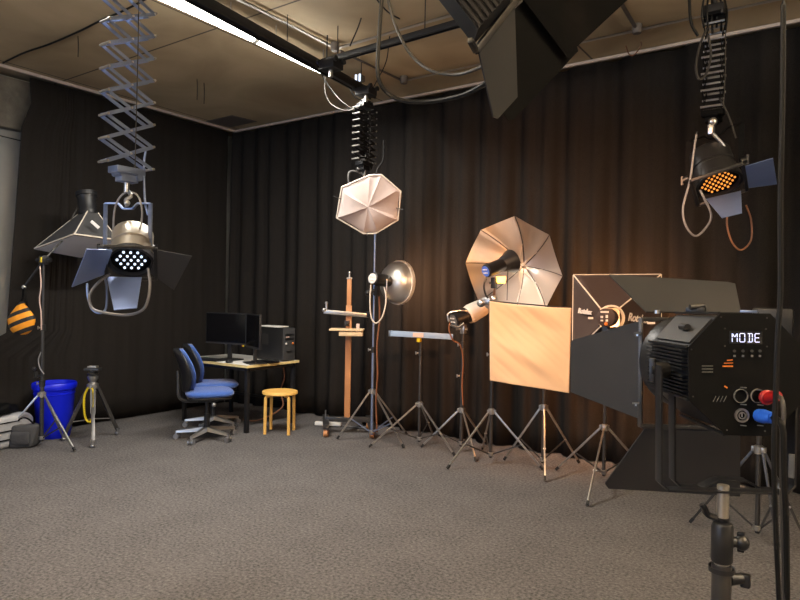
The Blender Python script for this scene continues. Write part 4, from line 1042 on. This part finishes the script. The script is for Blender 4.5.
monitor((-5.40, 4.82, 0), (-5.02, 4.66, 0), .895, 1.265, 'narrower turned black monitor on the desk, the right one', (-5.25, 4.80))
# keyboards, mouse
def keyboard(c, rz, label, w_=.42):
    c = V(c); R = Matrix.Rotation(rz, 3, 'Z'); t = thing('keyboard', label, 'keyboard', c)
    MB().box(c+V((0, 0, .010)), (w_, .14, .018), R, .004).build('keyboard_body', 'black', t)
    for i in range(4): MB().box(c+R @ V((0, -.045+i*.03, .022)), (w_-.03, .022, .007), R, .002).build('key_row', 'black', t)
keyboard((-5.84, 4.66, DZ), .1, 'black keyboard on the desk in front of the left monitor', .34)
o = softblock(V((-5.49, 4.65, DZ)), .07, .11, .038, .4, .8, 0, 0); o = o.build('computer_mouse', 'black', ang=180); tag(o, 'black computer mouse near the front edge of the desk', 'mouse')
b = MB(); b.box((-5.26, 4.97, DZ+.008), (.30, .16, .012), Matrix.Rotation(.0, 3, 'Z'), .003); o = b.build('tablet', 'screen'); tag(o, 'flat black tablet on the desk in front of the computer tower', 'tablet')
# tower
t = thing('computer_tower', 'black computer tower on the back corner of the desk', 'computer', (-5.38, 5.23, DZ))
MB().box((-5.38, 5.23, DZ+.195), (.42, .19, .37), bev=.006).build('case', 'black', t)
MB().box((-5.166, 5.23, DZ+.195), (.012, .185, .36), bev=.004).build('front_panel', 'greybag', t)
for dz, w_ in ((.30, .13), (.255, .13), (.11, .08)): MB().box((-5.158, 5.23, DZ+dz), (.004, w_, .022)).build('drive_bay', 'black', t)
MB().box((-5.158, 5.20, DZ+.275), (.004, .05, .012)).build('red_badge', 'label', t)
for dy, mm in ((-.05, 'print'), (.055, 'amber')): MB().ball((-5.158, 5.23+dy, DZ+.20), .013).build('front_button', mm, t)
MB().box((-5.45, 5.133, DZ+.24), (.10, .003, .12)).build('side_sticker', 'anodd', t)
o = MB().box((-5.42, 5.22, DZ+.387), (.32, .19, .012), Matrix.Rotation(.05, 3, 'Z'), .002).build('paper_stack', 'white'); tag(o, 'white papers lying on top of the computer tower', 'paper')
# stool
sc_ = V((-4.95, 4.89, 0)); t = thing('round_stool', 'yellow birch stool with four bent legs beside the desk', 'stool', sc_)
MB().lathe(sc_, (0, 0, 1), [(0, .415), (.185, .415), (.19, .42), (.19, .442), (.186, .447), (0, .447)], 40).build('seat', 'stoolw', t)
for k in range(4):
    a = radians(45+90*k+32); u = V((cos(a), sin(a), 0))
    MB().tube([sc_+u*.10+V((0, 0, .402)), sc_+u*.145+V((0, 0, .402)), sc_+u*.168+V((0, 0, .39)), sc_+u*.175+V((0, 0, .36)), sc_+u*.178+V((0, 0, .2)), sc_+u*.18+V((0, 0, .0))], .017, 8, n=4).build('leg', 'stoolw', t)
# power strip and leads under desk
o = MB().box((-4.75, 5.45, .03), (.30, .06, .04), Matrix.Rotation(.5, 3, 'Z'), .008).build('power_strip', 'white'); tag(o, 'white power strip on the floor behind the stool', 'power strip')
lineobj('power_cable', [(-4.6, 5.52, .02), (-4.4, 5.58, .012), (-4.25, 5.62, .05)], .008, 'lcable', 'pale lead on the floor right of the stool', 'cable')
lineobj('power_cable', [(-5.35, 5.32, .70), (-5.30, 5.3, .52), (-5.34, 5.28, .36), (-5.28, 5.25, .18), (-5.5, 5.1, .03), (-5.7, 5.05, .015)], .008, 'ocable', 'copper brown lead dangling under the desk', 'cable')

# ------------------------------------------------------------------ office chair (built at the origin facing +X)
t = thing('office_chair', 'front blue office chair on castors at the desk corner', 'chair', (0, 0, 0), 'blue office chairs at the desk')
ch = t
def pad(c, sx, sy, sz, n=24, tap=0):
    mb = MB()
    def fn(u, v):
        a = 2*pi*u; e = -pi/2+pi*v; f = lambda q, k=.45: copysign(abs(q)**k, q)
        return V(c)+V((f(cos(e), .4)*f(cos(a), .5)*sx/2, f(cos(e), .4)*f(sin(a), .5)*sy/2, f(sin(e), .7)*sz/2))
    mb.grid(fn, n*2, n); bmesh.ops.remove_doubles(mb.bm, verts=mb.bm.verts, dist=1e-4); return mb
pad((.02, 0, .475), .47, .47, .075).build('seat', 'bluecloth', t, ang=180)
pad((.02, 0, .435), .44, .44, .05).build('seat_shell', 'black', t, ang=180)
def backm(off, wd, th, z0, z1):
    mb = MB()
    def fn(u, v):
        a = 2*pi*u; z = z0+(z1-z0)*v; k = sin(pi*min(max(v, .0), 1))**.35
        lean_ = -.24-(v-.3)*.10-.05*sin(pi*v)*-1
        wv = wd*(.80+.22*sin(pi*v*.8))*k/2
        yy = cos(a); cur = .05*(yy*yy)
        return V((lean_+off+cur+sin(a)*th/2*k, yy*wv, z))
    mb.grid(fn, 36, 22); bmesh.ops.remove_doubles(mb.bm, verts=mb.bm.verts, dist=1e-4); return mb
backm(.02, .45, .06, .50, .925).build('backrest', 'bluecloth', t, ang=180)
backm(-.022, .46, .07, .48, .93).build('back_shell', 'black', t, ang=180)
MB().tube([(.0, 0, .40), (-.18, 0, .39), (-.27, 0, .44), (-.28, 0, .58), (-.285, 0, .70)], .018, 8).build('back_bar', 'anodd', t)
MB().box((0, 0, .40), (.20, .16, .04), bev=.01).build('mechanism', 'black', t)
b = MB(); b.cone((.02, -.05, .395), (.04, -.24, .385), .008); b.ball((.04, -.25, .385), .022); b.build('lever', 'anod', t)
b = MB(); b.cone((0, 0, .10), (0, 0, .26), .030); b.cone((0, 0, .25), (0, 0, .40), .020); b.build('gas_column', 'black', t)
for k in range(5):
    a = radians(72*k+20); u = V((cos(a), sin(a), 0)); e = u*.30
    l = MB(); l.rings([[V((0, 0, z))+V((-u.y, u.x, 0))*s+u*.03 for s, z in ((-.028, .08), (.028, .08), (.022, .125), (-.022, .125))], [V((0, 0, z))+V((-u.y, u.x, 0))*s+e for s, z in ((-.018, .065), (.018, .065), (.014, .085), (-.014, .085))]]); sp_ = l.build('base_spoke', 'anod', t)
    sdd = V((-u.y, u.x, 0))
    w_ = MB(); w_.cone(V((0, 0, .028))+e+sdd*.012, V((0, 0, .028))+e+sdd*.028, .027, seg=16); w_.cone(V((0, 0, .028))+e-sdd*.012, V((0, 0, .028))+e-sdd*.028, .027, seg=16); w_.cone(V((0, 0, .028))+e-sdd*.012, V((0, 0, .028))+e+sdd*.012, .010); w_.cone(V((0, 0, .05))+e, V((0, 0, .08))+e, .012); w_.build('castor', 'steel', sp_)
ch.location = (-5.30, 4.21, 0); ch.rotation_euler = (0, 0, radians(57))
dup(ch, (-5.72, 4.63, 0), radians(58), 'rear blue office chair partly hidden behind the front one')

# ------------------------------------------------------------------ wooden column stand on castors
wc = V((-4.43, 5.37, 0)); W1 = V((-4.41, 5.03, 0)); dv = V((-.30, .33, 0)); W3 = V((-4.01, 5.30, 0))
t = thing('wooden_column_stand', 'orange wooden column stand on a grey castor base', 'studio stand', wc)
mA = W1+dv/2; mB = W3+dv/2
for s_ in (W1, W3):
    MB().beam(s_-dv*.12+V((0, 0, .12)), s_+dv*1.12+V((0, 0, .12)), .065, .05, .004).build('base_beam', 'anodd', t)
MB().beam(mA+V((0, 0, .15)), mB+V((0, 0, .15)), .065, .05, .004).build('base_beam', 'anodd', t)
wcc = mA.lerp(mB, .48)
for s_ in (W1, W1+dv, W3, W3+dv):
    b = MB(); b.cone(s_+V((-.018, -.01, .045)), s_+V((.018, .01, .045)), .045, seg=18); b.build('castor_wheel', 'wood', t)
    b = MB(); b.cone(s_+V((0, 0, .07)), s_+V((0, 0, .10)), .018); b.box(s_+V((0, 0, .085)), (.06, .05, .02)); b.build('castor_fork', 'steel', t)
for s_ in (W1+dv*.9, ): MB().cone(s_+V((0, 0, .14)), s_+V((0, 0, .21)), .008).build('brake_knob', 'steel', t)
cx, cy = wcc.x, wcc.y
R30 = Matrix.Rotation(YAW, 3, 'Z')
zt = z_at(V((cx, cy, 0)), 279)
MB().box((cx, cy, (.17+1.38)/2), (.062, .06, 1.38-.17), R30, .004).build('column', 'wood', t)
MB().box((cx, cy, (1.38+zt)/2), (.048, .046, zt-1.38), R30, .004).build('column', 'wood', t)
b = MB(); b.box((cx, cy, zt+.008), (.06, .055, .016), R30, .003); b.cone((cx, cy, zt+.01), (cx, cy, zt+.06), .014); b.ball((cx, cy, zt+.065), .018); b.build('top_knob', 'anod', t)
Dw = (V((cx, cy, 0))-EYE).dot(FW)
MB().beam(at(324, 311.5, Dw-.06), at(369, 315.5, Dw-.06), .04, .045, .004).build('cross_arm', 'anod', t)
b = MB(); b.cone(at(326.5, 311, Dw-.06), at(326.5, 303, Dw-.06), .012); b.ball(at(326.5, 303, Dw-.06), .018); b.ball(at(324, 310, Dw-.08), .022); b.build('arm_knob', 'steel', t)
b = MB(); b.box(at(368, 314.5, Dw-.06), (.05, .05, .06), bev=.006); b.build('arm_clamp', 'black', t)
b = MB(); b.box(at(347, 323.5, Dw-.05), (.05, .03, .06), R30, .004); b.ball(at(347, 324, Dw-.08), .018); b.build('shelf_clamp', 'black', t)
b = MB(); q = at(347, 329.5, Dw-.12); b.box(q, (.36, .24, .018), R30, .004); b.build('shelf', 'palewood', t)
b = MB(); q = at(351.5, 333.5, Dw-.14); b.box(q, (.25, .18, .045), R30, .004); b.build('shelf_box', 'palewood', t)
b = MB(); q = at(358, 328, Dw-.2); b.box(q, (.035, .03, .09), R30, .008); b.build('shelf_lug', 'label', t)

# ------------------------------------------------------------------ light
def area(name, loc, size, power, col, rot=None, sy=None, spread=None):
    l = bpy.data.lights.new(name, 'AREA'); l.energy = power; l.color = col; l.size = size
    if sy: l.shape = 'RECTANGLE'; l.size_y = sy
    if spread: l.spread = spread
    o = bpy.data.objects.new(name, l); COL.objects.link(o); o.location = loc
    if rot is not None: o.rotation_euler = rot
    return o
def aim(o, d): o.rotation_euler = V(d).to_track_quat('-Z', 'Y').to_euler()
def spotl(name, loc, d, power, col, ang, blend=.6, r=.08):
    l = bpy.data.lights.new(name, 'SPOT'); l.energy = power; l.color = col; l.spot_size = radians(ang); l.spot_blend = blend; l.shadow_soft_size = r
    o = bpy.data.objects.new(name, l); COL.objects.link(o); o.location = loc; aim(o, d); return o
# the two tubes in view, and unseen pendants added to brighten the ceiling
a, b = B1; o = area('tube_glow', (a+b)/2-V((0, 0, .03)), .04, 130, (1, .95, .86), (0, 0, 0), 2.2)
a, b = B2; o = area('tube_glow', (a+b)/2-V((0, 0, .03)), .04, 70, (1, .95, .86), (0, 0, 0), 1.8)
def fill_lamp(x, y, L, p, label):
    z = 2.95
    t = thing('added_fill_batten', label, 'ceiling light', (x, y, z))
    MB().box((x, y, z+.05), (.05, L, .03), bev=.004).build('housing', 'white', t)
    for s_ in (-1, 1):
        MB().cone((x+s_*.05, y-L/2, z), (x+s_*.05, y+L/2, z), .016, seg=10).build('tube', 'tubeE', t)
        MB().cone((x, y+s_*L*.4, z+.06), (x, y+s_*L*.4, H), .004, seg=6).build('hanger', 'steel', t)
    area('tube_glow', (x, y, z-.03), .05, p*.25, (1, .92, .82), (0, 0, 0), L)
    area('tube_glow', (x, y, z+.09), .05, p*4.4, (1, .90, .76), (pi, 0, 0), L)  # strong upward fill, added to lift the ceiling
fill_lamp(-1.6, -.9, 1.5, 110, 'added unseen fill lamp behind the viewer to the left')
fill_lamp(1.9, 1.6, 1.5, 110, 'added unseen fill lamp behind the viewer to the right')
# cool fill at the added window behind the camera
o = area('window_fill', ((wx0+wx1)/2, FY+.02, (wz0+wz1)/2), wx1-wx0, 120, (.46, .65, 1), None, wz1-wz0); aim(o, (0, 1, .0))
# warm lamps: big hanging spotlight and modelling lamps
spotl('warm_beam', at(545, -20, 2.15), aty(545, 290, 5.8)-at(545, -20, 2.15), 620, (1, .48, .22), 64, 1., .10)
spotl('softbox_light', at(614, 316, 4.99), FW+RT*.2-UP*.25, 230, (1, .40, .13), 165, .8, .25)
spotl('dish_light', cd+ax_dish*.12, ax_dish-UP*.05, 60, (1, .58, .34), 150, .8, .12)
spotl('amber_modelling_light', at(499, 277, 5.36), at(472, 255, 5.56)-at(499, 277, 5.36), 14, (1, .40, .08), 120, .8, .03)
spotl('umbrella_beam', at(513, 260.5, 5.33), (at(532, 300, 5.62)-at(513, 260.5, 5.33)), 34, (1, .80, .62), 90, .8, .04)
W = bpy.data.worlds.new('world'); SC.world = W; W.use_nodes = True
W.node_tree.nodes['Background'].inputs[0].default_value = (.5, .6, .8, 1); W.node_tree.nodes['Background'].inputs[1].default_value = .25
